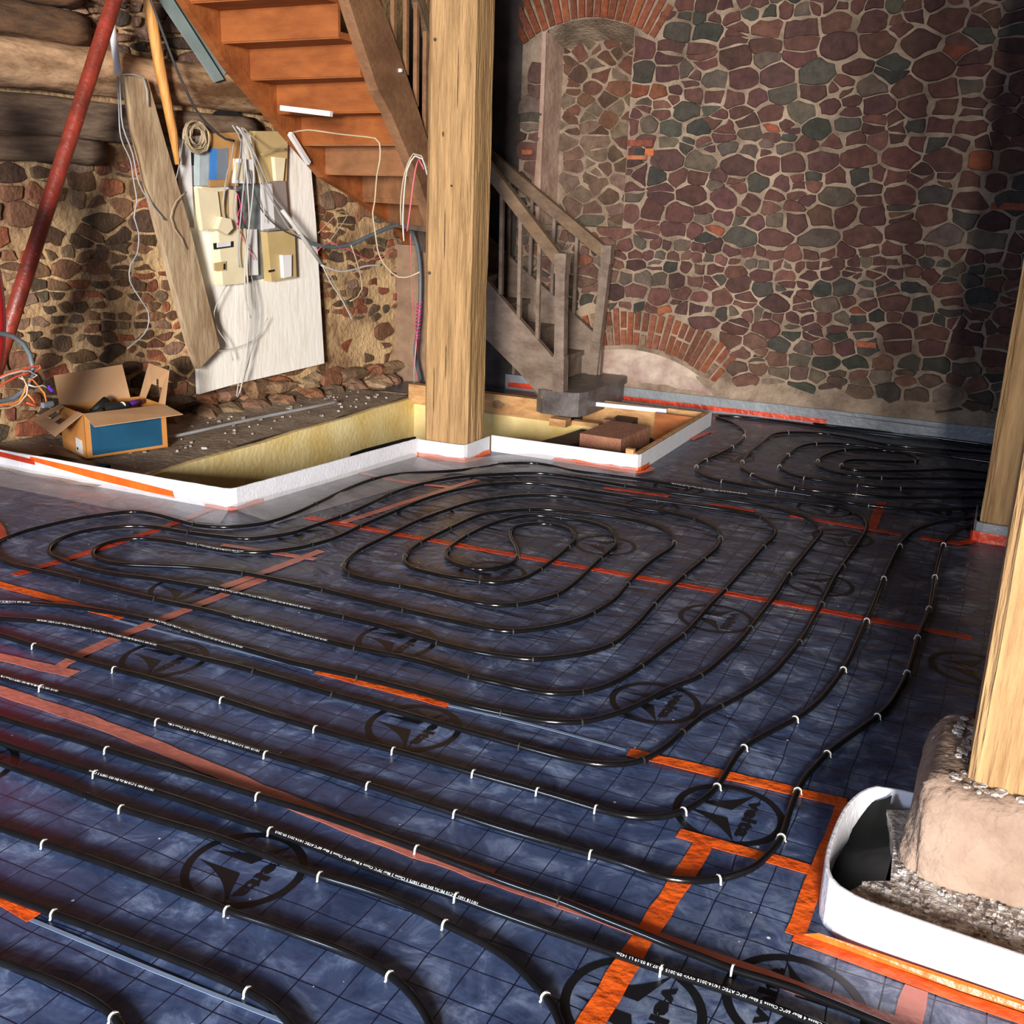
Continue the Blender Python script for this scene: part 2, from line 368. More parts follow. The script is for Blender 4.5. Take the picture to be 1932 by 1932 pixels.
def masonry(mb, rng, box, sizes, to3d, skip, palette, gap=0.011, aspect=1.5, height=0.016, keepout=(), bump_out=0.0, course=None):
    u0, v0, u1, v1 = box; sites = []; cell = 0.3; grid = {}
    def near(x, y, k=1):
        gx, gy = int(x // cell), int(y // cell)
        for i in range(gx-k, gx+k+1):
            for j in range(gy-k, gy+k+1):
                for s in grid.get((i, j), ()): yield s
    for r, cnt in sizes:
        for _ in range(cnt):
            u = rng.uniform(u0 - .1, u1 + .1) / aspect; v = rng.uniform(v0 - .1, v1 + .1)
            if all((u-s[0])**2 + (v-s[1])**2 > (0.74*(r+s[2]))**2 for s in near(u, v)):
                s = (u, v, r); sites.append(s); grid.setdefault((int(u // cell), int(v // cell)), []).append(s)
    if course:
        sites = coursed(rng, box, course[0], course[1], aspect); grid.clear()
        for s in sites: grid.setdefault((int(s[0] // cell), int(s[1] // cell)), []).append(s)
    for s in sites:
        u, v, r = s; cu = u*aspect
        if not (u0 <= cu <= u1 and v0 <= v <= v1) or skip(cu, v): continue
        R = 0.3
        poly = [(u-R, v-R), (u+R, v-R), (u+R, v+R), (u-R, v+R)]
        for q in near(u, v, 2):
            if q is s: continue
            d2 = (q[0]-u)**2 + (q[1]-v)**2
            if d2 > 0.5: continue
            poly = clip_poly(poly, 2*(q[0]-u), 2*(q[1]-v), q[0]**2+q[1]**2-u*u-v*v-q[2]**2+r*r)
            if len(poly) < 3: break
        if len(poly) < 3: continue
        poly = [(a*aspect, b) for a, b in poly]
        for a, b, c in ((-1, 0, -u0), (1, 0, u1), (0, -1, -v0), (0, 1, v1)): poly = clip_poly(poly, a, b, c)
        for (k0, l0, k1, l1) in keepout:
            ds = [(k0-cu, (1, 0, k0)), (cu-k1, (-1, 0, -k1)), (l0-v, (0, 1, l0)), (v-l1, (0, -1, -l1))]
            best = max(ds, key=lambda t: t[0])
            if best[0] > 0 and any(k0 < a < k1 and l0 < b < l1 for a, b in poly): poly = clip_poly(poly, *best[1])
        if len(poly) < 3: continue
        cx = sum(p[0] for p in poly)/len(poly); cy = sum(p[1] for p in poly)/len(poly)
        g = gap * rng.uniform(0.5, 1.7)
        q2 = []
        for p in poly:
            dx, dy = p[0]-cx, p[1]-cy; L = math.hypot(dx, dy)
            gg = g * (rng.uniform(.2, 1.3) if rng.random() < .7 else rng.uniform(1.6, 3.2)); k = max(0.3, 1 - gg*1.25 / max(L, 1e-4)); q2.append((cx+dx*k + rng.uniform(-1, 1)*0.005, cy+dy*k + rng.uniform(-1, 1)*0.004))
        q2 = [p for i, p in enumerate(q2) if math.hypot(p[0]-q2[i-1][0], p[1]-q2[i-1][1]) > 0.006]
        if len(q2) < 3: continue
        q3 = []
        for i in range(len(q2)):
            p = q2[i]; q = q2[(i+1) % len(q2)]; L = math.hypot(q[0]-p[0], q[1]-p[1]); q3.append(p)
            if L > .035:
                t = rng.uniform(.35, .65); e = rng.uniform(-.10, .13)*L; q3.append((p[0]+(q[0]-p[0])*t + (q[1]-p[1])/L*e, p[1]+(q[1]-p[1])*t - (q[0]-p[0])/L*e))
        q3 = chaikin(q3)
        w = palette(rng, cx, cy, r)
        h = height * rng.uniform(0.5, 1.5) + bump_out*r
        tx, ty = rng.uniform(-.1, .1), rng.uniform(-.1, .1)
        n = len(q3)
        def lay(k, d): return [to3d(cx+(a-cx)*k, cy+(b-cy)*k, d + (tx*(a-cx)+ty*(b-cy))*(d > 0)) for a, b in q3]
        vs = lay(1.0, -0.004) + lay(0.985, h*0.55) + lay(0.9, h) + [to3d(cx, cy, h*1.03)]
        fs = [(i, (i+1) % n, n+(i+1) % n, n+i) for i in range(n)] + [(n+i, n+(i+1) % n, 2*n+(i+1) % n, 2*n+i) for i in range(n)]
        fs += [(2*n+i, 2*n+(i+1) % n, 3*n) for i in range(n)]
        mb.add(vs, fs, w)
ALB = [0.64]
def pick(rng, tab):
    t = rng.random() * sum(w for _, w in tab)
    for c, w in tab:
        t -= w
        if t <= 0: break
    k = rng.uniform(0.68, 1.15) * ALB[0]
    return tuple(max(0.004, x * k * rng.uniform(0.93, 1.07)) for x in c)
def pal_back(rng, u, v, r):
    if v < 0.55: return pick(rng, [((.16,.10,.07), 4), ((.13,.10,.07), 3), ((.20,.09,.06), 2), ((.26,.19,.14), 2), ((.08,.075,.055), 1.5)])
    if u < -3.0: return pick(rng, [((.19,.10,.075), 5), ((.24,.17,.125), 3), ((.10,.09,.065), 2), ((.30,.11,.06), 1)])
    return pick(rng, [((.150,.060,.047), 7), ((.120,.05,.044), 4), ((.19,.082,.058), 2.5), ((.10,.085,.066), 1.8), ((.062,.058,.046), 0.9), ((.16,.115,.085), 2.0), ((.34,.10,.045), 0.35)])
def pal_left(rng, u, v, r):
    if r < 0.026: return pick(rng, [((.44,.13,.05), 4), ((.26,.09,.05), 3), ((.16,.09,.05), 3)])
    return pick(rng, [((.24,.11,.055), 4), ((.16,.085,.042), 4), ((.105,.062,.035), 3), ((.30,.095,.045), 1.8), ((.27,.17,.10), 1.8), ((.13,.095,.06), .8)])

YB = 8.15
def back3d(u, v, d): return (u, YB - d, v)
# wall_back: mortar skin with the arched niche cut out, rubble stones, relieving arches
rng = random.Random(7)
nx0, nx1, nz0, nspring, nzt = -3.66, -2.95, 1.36, 2.74, 2.885
def arch_z(x): return 1.955 + math.sqrt(max(0, 0.93**2 - (x + 3.31)**2))
wb = MB()
wb.add([(-4.75,YB,-.6),(nx0,YB,-.6),(nx0,YB,3.4),(-4.75,YB,3.4)], [(0,1,2,3)])
wb.add([(nx1,YB,-.6),(3.2,YB,-.6),(3.2,YB,3.4),(nx1,YB,3.4)], [(0,1,2,3)])
wb.add([(nx0,YB,-.6),(nx1,YB,-.6),(nx1,YB,nz0),(nx0,YB,nz0)], [(0,1,2,3)])
K = 12
for i in range(K):
    a = nx0 + (nx1-nx0)*i/K; b = nx0 + (nx1-nx0)*(i+1)/K
    wb.add([(a,YB,arch_z(a)),(b,YB,arch_z(b)),(b,YB,3.4),(a,YB,3.4)], [(0,1,2,3)])
ND = 0.26
wb.add([(nx0-.02,YB+ND,nz0-.05),(nx1+.02,YB+ND,nz0-.05),(nx1+.02,YB+ND,3.0),(nx0-.02,YB+ND,3.0)], [(0,1,2,3)])
wb.add([(nx1,YB,nz0),(nx1,YB+ND,nz0),(nx1,YB+ND,2.8),(nx1,YB,2.8)], [(0,1,2,3)])
wb.add([(nx0,YB,nz0),(nx1,YB,nz0),(nx1,YB+ND,nz0),(nx0,YB+ND,nz0)], [(0,1,2,3)])
for i in range(K):
    a = nx0 + (nx1-nx0)*i/K; b = nx0 + (nx1-nx0)*(i+1)/K
    wb.add([(a,YB,arch_z(a)),(b,YB,arch_z(b)),(b,YB+ND,arch_z(b)-.12),(a,YB+ND,arch_z(a)-.12)], [(0,1,2,3)])
wall_back = struct(wb.build('wall_back', 'mortar_back'))
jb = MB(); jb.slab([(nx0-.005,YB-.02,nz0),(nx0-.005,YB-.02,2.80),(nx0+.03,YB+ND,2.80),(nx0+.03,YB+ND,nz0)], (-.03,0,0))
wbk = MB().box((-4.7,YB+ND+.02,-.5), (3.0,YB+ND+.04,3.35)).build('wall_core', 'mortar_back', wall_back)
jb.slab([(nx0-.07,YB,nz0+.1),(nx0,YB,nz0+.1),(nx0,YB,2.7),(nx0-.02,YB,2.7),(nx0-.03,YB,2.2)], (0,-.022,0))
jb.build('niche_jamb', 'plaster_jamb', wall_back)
# lower relieving arch band and plastered lunette
AC = (-2.8, -0.70); AR0, AR1 = 1.15, 1.43
def in_low(u, v):
    d = math.hypot(u-AC[0], v-AC[1]); ang = math.degrees(math.atan2(u-AC[0], v-AC[1]))
    return (d < AR1 + .01 and -30 < ang < 39)
def in_up(u, v):
    d = math.hypot(u+3.31, v-1.955); return 0.93 < d < 1.24 and v > 2.6 and -3.92 < u < -2.72
def skip_back(u, v):
    return (nx0 < u < nx1 and nz0 < v < arch_z(u)) or in_low(u, v) or in_up(u, v) or u < -3.87 or v < 0.09
st = MB(); rs = random.Random(11)
masonry(st, rs, (-3.9, 0.08, 3.0, 3.3), [], back3d, skip_back, pal_back, course=((.08, .10, .12, .15, .13, .07), (1.0, 2.2)),
        gap=0.0060, aspect=1.35, height=0.015, keepout=((nx0, nz0, nx1, 2.75),))
st.build('rubble_stones', 'stone', wall_back, smooth=False)
def niche3d(u, v, d): return (u, YB + ND - d*0.6, v)
nb = MB(); masonry(nb, random.Random(5), (nx0+.02, nz0, nx1-.01, 2.8), [], niche3d, lambda u, v: False,
                   lambda r_, u, v, r: pick(r_, [((.20,.085,.05), 5), ((.14,.07,.045), 3), ((.22,.15,.10), 3)] if v > 2.0 else [((.26,.17,.12), 4), ((.20,.11,.075), 4), ((.17,.14,.10), 2)]), gap=0.007, aspect=1.3, height=0.012, course=((.05, .065, .09, .11), (1.5, 3.2), ))
nb.build('niche_stones', 'stone', wall_back)
rb = MB(); r2 = random.Random(3)
def voussoir(mb, cx, cz, R0, R1, a, w, col, d=0.02):
    pts = []
    for R, s in ((R0, -1), (R0, 1), (R1, 1), (R1, -1)):
        an = a + s * w / 2 / R
        pts.append((cx + R*math.sin(an), cz + R*math.cos(an)))
    vs = [(p[0], YB, p[1]) for p in pts] + [(cx+(p[0]-cx), YB - d, p[1]) for p in pts]
    mb.add(vs, [(0,1,5,4),(1,2,6,5),(2,3,7,6),(3,0,4,7),(4,5,6,7)], col)
a = math.radians(-28)
while a < math.radians(38):
    if r2.random() < 0.55:
        m_ = r2.uniform(.4, .6)
        for A, B in ((AR0, AR0 + .28*m_ - .006), (AR0 + .28*m_ + .006, AR1)):
            voussoir(rb, AC[0], AC[1], A + r2.uniform(0, .012), B - r2.uniform(0, .012), a, .043, pick(r2, [((.42,.12,.05), 3), ((.30,.10,.055), 3), ((.34,.22,.14), 1.5)]), .014 + r2.uniform(0, .01))
    else: voussoir(rb, AC[0], AC[1], AR0 + r2.uniform(0, .015), AR1 - r2.uniform(-.02, .02), a, .043, pick(r2, [((.42,.12,.05), 3), ((.30,.10,.055), 3), ((.34,.22,.14), 1)]), .014 + r2.uniform(0, .01))
    a += 0.058 / 1.28 + r2.uniform(-.003, .005)
a = math.radians(-34)
while a < math.radians(35):
    ext = 1.20 + r2.uniform(-.02, .08)
    voussoir(rb, -3.31, 1.955, .935 + r2.uniform(0, .01), ext, a, .048, pick(r2, [((.46,.12,.045), 4), ((.33,.10,.05), 2), ((.25,.13,.09), 1)]), .014 + r2.uniform(0, .01))
    a += 0.068 / 1.06 + r2.uniform(-.003, .004)
# loose bricks built into the rubble right of the niche
for (u, v, w, h, c) in ((-2.84,1.995,.20,.045,(.22,.06,.035)), (-2.84,1.93,.075,.05,(.03,.03,.03)), (-2.76,1.93,.07,.05,(.50,.14,.05)), (-2.86,1.89,.16,.03,(.42,.15,.07)), (-3.79,1.915,.09,.035,(.42,.13,.06)), (-1.0,.62,.14,.04,(.34,.10,.05)), (-.2,1.62,.22,.045,(.28,.07,.035))):
    rb.add([(u-w/2,YB,v-h/2),(u+w/2,YB,v-h/2),(u+w/2,YB,v+h/2),(u-w/2,YB,v+h/2),(u-w/2,YB-.026,v-h/2),(u+w/2,YB-.026,v-h/2),(u+w/2,YB-.026,v+h/2),(u-w/2,YB-.026,v+h/2)], [(0,1,5,4),(1,2,6,5),(2,3,7,6),(3,0,4,7),(4,5,6,7)], c)
rb.build('arch_bricks', 'brick', wall_back)
lu = MB(); pts = [(-2.8 + 1.12*math.sin(math.radians(t)), -0.70 + 1.12*math.cos(math.radians(t))) for t in range(-30, 40, 3)]
rr_ = random.Random(2); rows = 10
vs = []; fs = []
for x, z in pts:
    for j in range(rows + 1):
        t = j / rows; zz = 0.11 + (max(z, .12) - .11) * t
        vs.append((x, YB - .012 - .05*math.sin(PI*min(1, t*1.1+.05)) * rr_.uniform(.75, 1.2), zz))
nn = rows + 1
for i in range(len(pts)-1):
    for j in range(rows): fs.append((i*nn+j, (i+1)*nn+j, (i+1)*nn+j+1, i*nn+j+1))
lu.add(vs, fs); lu.build('plastered_lunette', 'plaster_pale', wall_back, smooth=True)
ft = MB(); fx = [i*0.12 - 3.0 for i in range(52)]; vs = []; fs = []
for i, x in enumerate(fx):
    for (d, z) in ((.0, .26 + rr_.uniform(-.05, .05)), (.03, .20 + rr_.uniform(-.03, .03)), (.06, .13), (.075 + rr_.uniform(0, .01), .06), (.08, -.02)): vs.append((x, YB - d - .004, z))
for i in range(len(fx)-1):
    for j in range(4): fs.append((i*5+j, (i+1)*5+j, (i+1)*5+j+1, i*5+j+1))
ft.add(vs, fs); ft.build('rendered_wall_foot', 'mortar_back', wall_back, smooth=True)

# dark plaster corner between the two walls
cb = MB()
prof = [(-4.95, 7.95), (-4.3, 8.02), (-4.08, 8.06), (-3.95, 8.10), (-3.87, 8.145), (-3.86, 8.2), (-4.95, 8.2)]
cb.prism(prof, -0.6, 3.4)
corner = struct(cb.build('wall_corner', 'plaster_dark'))
MB().prism([(-4.95,7.87),(-4.72,7.88),(-4.56,7.93),(-4.45,7.99),(-4.42,8.03),(-4.95,8.03)], -0.3, 1.15).build('plastered_pier', 'plaster_pier', corner)

ALB[0] = 0.95
# wall_left: slanting rubble wall, logs above
def wx(y): return -5.3 + 0.15*(y - 5)
def left3d(u, v, d): return (wx(u) + d, u, v)      # u = y
wl = MB(); wl.add([(wx(2.0),2.0,-.6),(wx(8.3),8.3,-.6),(wx(8.3),8.3,3.4),(wx(2.0),2.0,3.4)], [(0,1,2,3)])
wall_left = struct(wl.build('wall_left', 'mortar_left'))
ls = MB(); SKL = random.Random(77)
masonry(ls, random.Random(21), (3.2, 0.06, 8.2, 1.72), [], left3d, lambda u, v: SKL.random() < (.75 if (u > 6.9 and .12 < v < .62) else .35 if u > 6.6 else .04), pal_left, course=((.07, .09, .12, .15, .06), (1.1, 2.5)), gap=0.0115, aspect=1.4, height=0.014, bump_out=0.07)
# upper patch of rubble around the beam ends
masonry(ls, random.Random(22), (6.3, 1.72, 8.2, 2.6), [(0.08, 200), (0.05, 700), (0.03, 1800)], left3d, lambda u, v: False, pal_left, gap=0.016, aspect=1.4, height=0.02, bump_out=0.1)
masonry(ls, random.Random(25), (4.9, 2.30, 6.6, 3.2), [(0.06, 200), (0.04, 700), (0.025, 1800)], left3d, lambda u, v: False, lambda r_, u, v, r: pick(r_, [((.20,.11,.07), 3), ((.09,.06,.045), 4), ((.36,.22,.15), 1)]), gap=0.012, aspect=1.4, height=0.03, bump_out=0.2)
ls.build('rubble_stones', 'stone', wall_left)
# footing course of protruding boulders
fo = MB(); rf = random.Random(31)
y = 4.6
while y < 8.0:
    for lay in range(2):
        L = rf.uniform(.16, .42); hh = rf.uniform(.06, .13); zc = 0.02 + lay*.10; dep = .15 - lay*.06
        cx = wx(y) + dep*.6; c = pick(rf, [((.28,.16,.09), 3), ((.17,.11,.07), 3), ((.42,.28,.16), 2.5), ((.30,.12,.06), 1)])
        vs = []; fs = []; n = 8; m_ = 5
        for i in range(m_ + 1):
            for k in range(n):
                th = PI*i/m_; ph = 2*PI*k/n; q = rf.uniform(.72, 1.2)
                vs.append((cx + dep*.8*math.sin(th)*math.cos(ph)*q, y + lay*.07 + L*.55*math.cos(th)*q, zc + hh*.75*math.sin(th)*math.sin(ph)*q))
        for i in range(m_):
            for k in range(n): fs.append((i*n+k, i*n+(k+1) % n, (i+1)*n+(k+1) % n, (i+1)*n+k))
        fo.add(vs, fs, c)
    y += L*.8
fo.build('footing_boulders', 'stone', wall_left)
def log(name, y0, y1, zc, rz, rx, m, parent, seed, d=0.02):
    r_ = random.Random(seed); n = 14; seg = 26; vs = []; fs = []
    for i in range(seg + 1):
        yy = y0 + (y1-y0)*i/seg; wob = r_.uniform(-.012, .012)
        for k in range(n):
            t = 2*PI*k/n; ex = 0.7
            cx = math.copysign(abs(math.cos(t))**ex, math.cos(t)); cz = math.copysign(abs(math.sin(t))**ex, math.sin(t))
            vs.append((wx(yy) + d + rx*cx*(1+wob), yy, zc + rz*cz + wob*.6))
    for i in range(seg):
        for k in range(n): fs.append((i*n+k, i*n+(k+1) % n, (i+1)*n+(k+1) % n, (i+1)*n+k))
    fs += [tuple(range(n)), tuple(seg*n+k for k in range(n))]
    return MB().add(vs, fs).build(name, m, parent, smooth=True)
log('wall_log', 2.4, 6.45, 2.20, .135, .17, 'log_wood', wall_left, 1)
log('grey_wall_beam', 2.4, 6.3, 1.925, .115, .10, 'grey_beam', wall_left, 2)
log('grey_wall_beam', 2.4, 5.05, 1.745, .075, .10, 'grey_beam', wall_left, 4)
log('dark_wall_beam', 2.4, 5.0, 2.43, .10, .13, 'dark_beam', wall_left, 5, .0)
log('dark_wall_beam', 2.4, 4.95, 2.60, .075, .15, 'dark_beam', wall_left, 6, .0)
# flat black disc painted in for the shade of a hole above the cabinet board
MB().add([left3d(6.05+.14*math.cos(t*.5236), 2.02+.055*math.sin(t*.5236), .075) for t in range(12)], [tuple(range(12))]).build('putlog_hole_shade', 'black', wall_left)

# room shell out of the frame
sh = MB(); sh.add([(3.2,-3.2,-.6),(3.2,8.3,-.6),(3.2,8.3,3.4),(3.2,-3.2,3.4)], [(0,1,2,3)])
struct(sh.build('wall_right', 'shell'))
sh = MB()
for (a, b, z0, z1) in ((-6.0,-3.4,-.6,3.4), (-2.4,-1.5,-.6,3.4), (2.4,3.2,-.6,3.4), (-1.5,2.4,3.2,3.4), (-3.4,-2.4,-.6,1.0), (-3.4,-2.4,2.1,3.4)):
    sh.box((a,-2.85,z0), (b,-2.7,z1))
struct(sh.build('wall_front', 'shell'))
sh = MB(); sh.box((.52,2.42,-.2), (3.2,2.62,3.3)); struct(sh.build('wall_shade_partition', 'shell'))  # unseen partition, added to shade the right side of floor and back wall
sh = MB(); sh.add([(-6.0,-3,-.6),(-6.0,2.2,-.6),(-6.0,2.2,3.4),(-6.0,-3,3.4)], [(0,1,2,3)]); sh.add([(-6.0,2.2,-.6),(-5.6,2.2,-.6),(-5.6,2.2,3.4),(-6.0,2.2,3.4)], [(0,1,2,3)])
struct(sh.build('wall_side', 'shell'))
sh = MB(); sh.box((-6.1,-3.1,3.35), (3.3,8.4,3.45)); struct(sh.build('ceiling', 'shell'))

# ---------------------------------------------------------------- floor
fl = MB()
def fpoly(p): fl.add([(x, y, 0) for x, y in p], [tuple(range(len(p)))])
fpoly([(-6.0,-2.8),(3.2,-2.8),(3.2,4.05),(-3.46,4.05),(-6.0,4.05)])
fpoly([(-3.46,4.05),(3.2,4.05),(3.2,5.95),(-3.0,5.95),(-3.0,5.9),(-3.27,5.61)])
fpoly([(-1.97,5.95),(3.2,5.95),(3.2,7.55),(-1.97,7.55)])
fpoly([(-3.0,7.55),(3.2,7.55),(3.2,8.15),(-3.0,8.15)])
fpoly([(-4.75,7.3),(-3.0,7.3),(-3.0,8.15),(-4.75,8.15)])
floor = struct(fl.build('floor', 'foil'))
# concrete ledge along the left wall and the pit beneath the stair
lg = MB()
vs = []; fs = []; r_ = random.Random(9)
for i in range(31):
    yy = 3.95 + i*.13; a = wx(yy) - .02
    for j in range(9):
        x = a + (-4.32 - a)*j/8; vs.append((x + (r_.uniform(-.008, .008) if j == 8 else 0), min(yy, 7.3), 0.012 + (0.05*(1-j/2.5) if j < 3 else 0) + r_.uniform(-.004, .004)))
for i in range(30):
    for j in range(8): fs.append((i*9+j, (i+1)*9+j, (i+1)*9+j+1, i*9+j+1))
lg.add(vs, fs); ledge = struct(lg.build('floor_ledge', 'ledge', smooth=True))
pt = MB()
pt.add([(-4.6,3.95,-.55),(-1.9,3.95,-.55),(-1.9,7.7,-.55),(-4.6,7.7,-.55)], [(0,1,2,3)])
pt.add([(-4.33,4.05,0),(-3.46,4.05,0),(-3.46,4.05,-.55),(-4.33,4.05,-.55)], [(0,1,2,3)])
pt.add([(-3.46,4.05,0),(-3.27,5.61,0),(-3.27,5.61,-.55),(-3.46,4.05,-.55)], [(0,1,2,3)])
pt.add([(-3.27,5.61,0),(-3.0,5.95,0),(-3.0,5.95,-.55),(-3.27,5.61,-.55)], [(0,1,2,3)])
pt.add([(-3.0,5.95,0),(-1.97,5.95,0),(-1.97,5.95,-.55),(-3.0,5.95,-.55)], [(0,1,2,3)])
pt.add([(-1.97,5.95,0),(-1.97,7.55,0),(-1.97,7.55,-.55),(-1.97,5.95,-.55)], [(0,1,2,3)])
pt.add([(-3.0,7.55,0),(-1.97,7.55,0),(-1.97,7.55,-.55),(-3.0,7.55,-.55)], [(0,1,2,3)])
pt.add([(-3.0,7.3,0),(-3.0,7.55,0),(-3.0,7.55,-.55),(-3.0,7.3,-.55)], [(0,1,2,3)])
struct(pt.build('floor_pit', 'pit'))

# printed marks of the foil: ring, two curved blades, the word
def print_mark(cx, cy, flip=False, words=True, R=0.1495):
    s = -1 if flip else 1; mb = MB(); n = 48
    vs = []; fs = []
    for k in range(n):
        t = 2*PI*k/n
        vs += [(R*math.cos(t), R*math.sin(t)), (R*.865*math.cos(t), R*.865*math.sin(t))]
    for k in range(n): fs.append((2*k, (2*k+2) % (2*n), (2*k+3) % (2*n), 2*k+1))
    def curve(a, b, c, m_=10): return [((1-t)**2*a[0]+2*t*(1-t)*b[0]+t*t*c[0], (1-t)**2*a[1]+2*t*(1-t)*b[1]+t*t*c[1]) for t in [i/m_ for i in range(m_+1)]]
    for sg in (1, -1):
        A, B, D = (-.84, .15*sg), (.02, .14*sg), (.30, .84*sg)
        cv = curve(A, (-.14, .24*sg), D)
        o = len(vs)
        vs += [(x*R, y*R) for x, y in [B] + cv]
        for i in range(1, len(cv)): fs.append((o, o+i, o+i+1))
    if words:
        for vv, ff in (WORD,):
            o = len(vs); vs += [(x*R, y*R) for x, y in vv]; fs += [tuple(i+o for i in f) for f in ff]
    mb.add([(cx + s*x, cy + s*y, 0.0009) for x, y in vs], fs)
    return mb.build('printed_mark', 'ink', floor)
def text_mesh(body, size=1.0, spacing=1.0, bold=0.0):
    cu = bpy.data.curves.new('t', 'FONT'); cu.body = body; cu.size = size; cu.space_character = spacing; cu.offset = bold
    cu.resolution_u = 2
    o = bpy.data.objects.new('t', cu); C.objects.link(o)
    dg = bpy.context.evaluated_depsgraph_get(); me = bpy.data.meshes.new_from_object(o.evaluated_get(dg))
    vs = [tuple(v.co) for v in me.vertices]; fs = [tuple(p.vertices) for p in me.polygons]
    bpy.data.objects.remove(o); bpy.data.curves.remove(cu); bpy.data.meshes.remove(me)
    return vs, fs
tv, tf = text_mesh('velta', 0.36, 1.08, 0.018)
tv = [(v[0], v[1]*1.0, 0) for v in tv]; w0 = min(v[0] for v in tv); w1 = max(v[0] for v in tv)
WORD = ([(0.27 + v[1]*.95, 0.64 - (v[0]-w0)/(w1-w0)*1.27) for v in tv], tf)
for (cx, cy, fl_) in ((-1.487,1.723,0), (-.499,1.729,0), (-.206,1.896,1), (-2.48,1.72,0), (-1.495,2.53,0), (-.509,2.527,0), (-2.50,2.535,0),
                      (-1.885,3.065,0), (-.893,3.06,0), (-2.89,3.075,0), (.03,3.89,0), (-.91,3.88,0), (-1.91,3.895,0), (-2.91,3.92,0),
                      (-.62,4.50,0), (-1.62,4.51,0), (-2.61,4.52,0), (-3.96,3.90,0), (-1.64,5.26,0), (-2.6,5.31,0), (-.64,5.25,0), (-.81,5.73,0), (-1.63,5.73,0),
                      (-1.56,6.66,0), (-.25,6.05,0)):
    print_mark(cx, cy, bool(fl_))

# ---------------------------------------------------------------- timber posts
def post(name, x0, y0, x1, y1, z0, z1, ch, m, label, seed, jit=0.006):
    r_ = random.Random(seed)
    t = empty(name, ((x0+x1)/2, (y0+y1)/2, z0), label, 'post')
    base = [(x0+ch,y0),(x1-ch*1.3,y0),(x1,y0+ch*1.2),(x1,y1-ch),(x1-ch,y1),(x0+ch,y1),(x0,y1-ch),(x0,y0+ch)]
    ring = []
    for i in range(8):
        p = base[i]; q = base[(i+1) % 8]; k = 5 if math.hypot(q[0]-p[0], q[1]-p[1]) > .1 else 2
        for j in range(k): ring.append((p[0]+(q[0]-p[0])*j/k, p[1]+(q[1]-p[1])*j/k))
    n = len(ring); off = [(r_.uniform(-jit, jit), r_.uniform(-jit, jit)) for _ in ring]; seg = 34; vs = []; fs = []
    for i in range(seg+1):
        z = z0 + (z1-z0)*i/seg
        for k in range(n):
            if i % 3 == 0: off[k] = (off[k][0]*.6 + r_.uniform(-jit, jit)*.5, off[k][1]*.6 + r_.uniform(-jit, jit)*.5)
            vs.append((ring[k][0]+off[k][0], ring[k][1]+off[k][1], z))
    for i in range(seg):
        for k in range(n): fs.append((i*n+k, i*n+(k+1) % n, (i+1)*n+(k+1) % n, (i+1)*n+k))
    fs += [tuple(range(n)), tuple(seg*n+k for k in range(n))]
    MB().add(vs, fs).build('timber_shaft', m, t)
    return t
pc = post('timber_post', -3.265, 5.60, -2.965, 5.89, 0.0, 3.34, .035, 'post_wood', 'thick hewn timber post at the centre, standing at the corner of the stair pit', 1)
# knots and drying cracks of the centre post
for (u, v, w, h) in ((-3.22,1.12,.012,.02),(-3.14,1.9,.006,.03),(-3.1,.6,.003,.22),(-3.05,2.2,.003,.35),(-3.18,.42,.003,.3),(-3.12,1.35,.003,.3),(-3.2,2.4,.01,.02),(-3.08,1.62,.008,.012)):
    MB().add([(u+w*math.cos(k*.785), 5.5905, v+h/2*math.sin(k*.785)) for k in range(8)], [tuple(range(8))]).build('knot' if h < .05 else 'drying_crack', 'dark_beam', pc)
pf = post('timber_post', -.035, 5.58, .26, 5.88, 0.0, 3.34, .03, 'post_wood', 'far timber post at the right edge, half hidden behind the near post', 2)
pn = post('timber_post', .047, 2.385, .345, 2.71, .33, 3.34, .02, 'post_wood', 'near timber post at the right edge, standing on a stone block', 3)
# stone block under the near post
sb = MB(); r_ = random.Random(4)
vs = []; fs = []; nx, ny = 22, 10
x0, x1, y0, y1, zt = -.06, .50, 2.315, 2.80, .335
outline = []
for i in range(64):
    t = 2*PI*i/64; ex = .28
    cx = math.copysign(abs(math.cos(t))**ex, math.cos(t)); cy = math.copysign(abs(math.sin(t))**ex, math.sin(t))
    outline.append(((x0+x1)/2 + (x1-x0)/2*cx, (y0+y1)/2 + (y1-y0)/2*cy))
cxm, cym = (x0+x1)/2, (y0+y1)/2
levels = [(0.0, 1.01), (.05, 1.02), (.12, 1.015), (.18, 1.0), (.24, .985), (.285, .965), (.308, .945), (.322, .915), (.330, .87), (.333, .7), (.335, .4), (.335, .1)]
n = 64
for li, (z, k) in enumerate(levels):
    for i, (x, y) in enumerate(outline):
        q = .06 * (1-k) if li > 5 else 0
        jx = r_.uniform(-.004, .004); wob = .010*math.sin(i*.6+li*1.3) + .006*math.sin(i*1.7+li)
        if k > .8: dx = (x-cxm); dy = (y-cym); L = math.hypot(dx, dy); inset = (1-k)*.42; vs.append((x - dx/L*inset + wob*.6, y - dy/L*inset*1.0 + wob*.6, z + jx*.6 + .006*math.sin(i*.4)))
        else: vs.append((cxm+(x-cxm)*k, cym+(y-cym)*k, z + jx*.5))
for li in range(len(levels)-1):
    for i in range(n): fs.append((li*n+i, li*n+(i+1) % n, (li+1)*n+(i+1) % n, (li+1)*n+i))
fs += [tuple((len(levels)-1)*n+i for i in range(n)), tuple(range(n))]
sbo = sb.add(vs, fs).build('stone_plinth', 'plinth', None, smooth=True)
tag(sbo, 'rounded sandstone block carrying the near timber post', 'stone block')
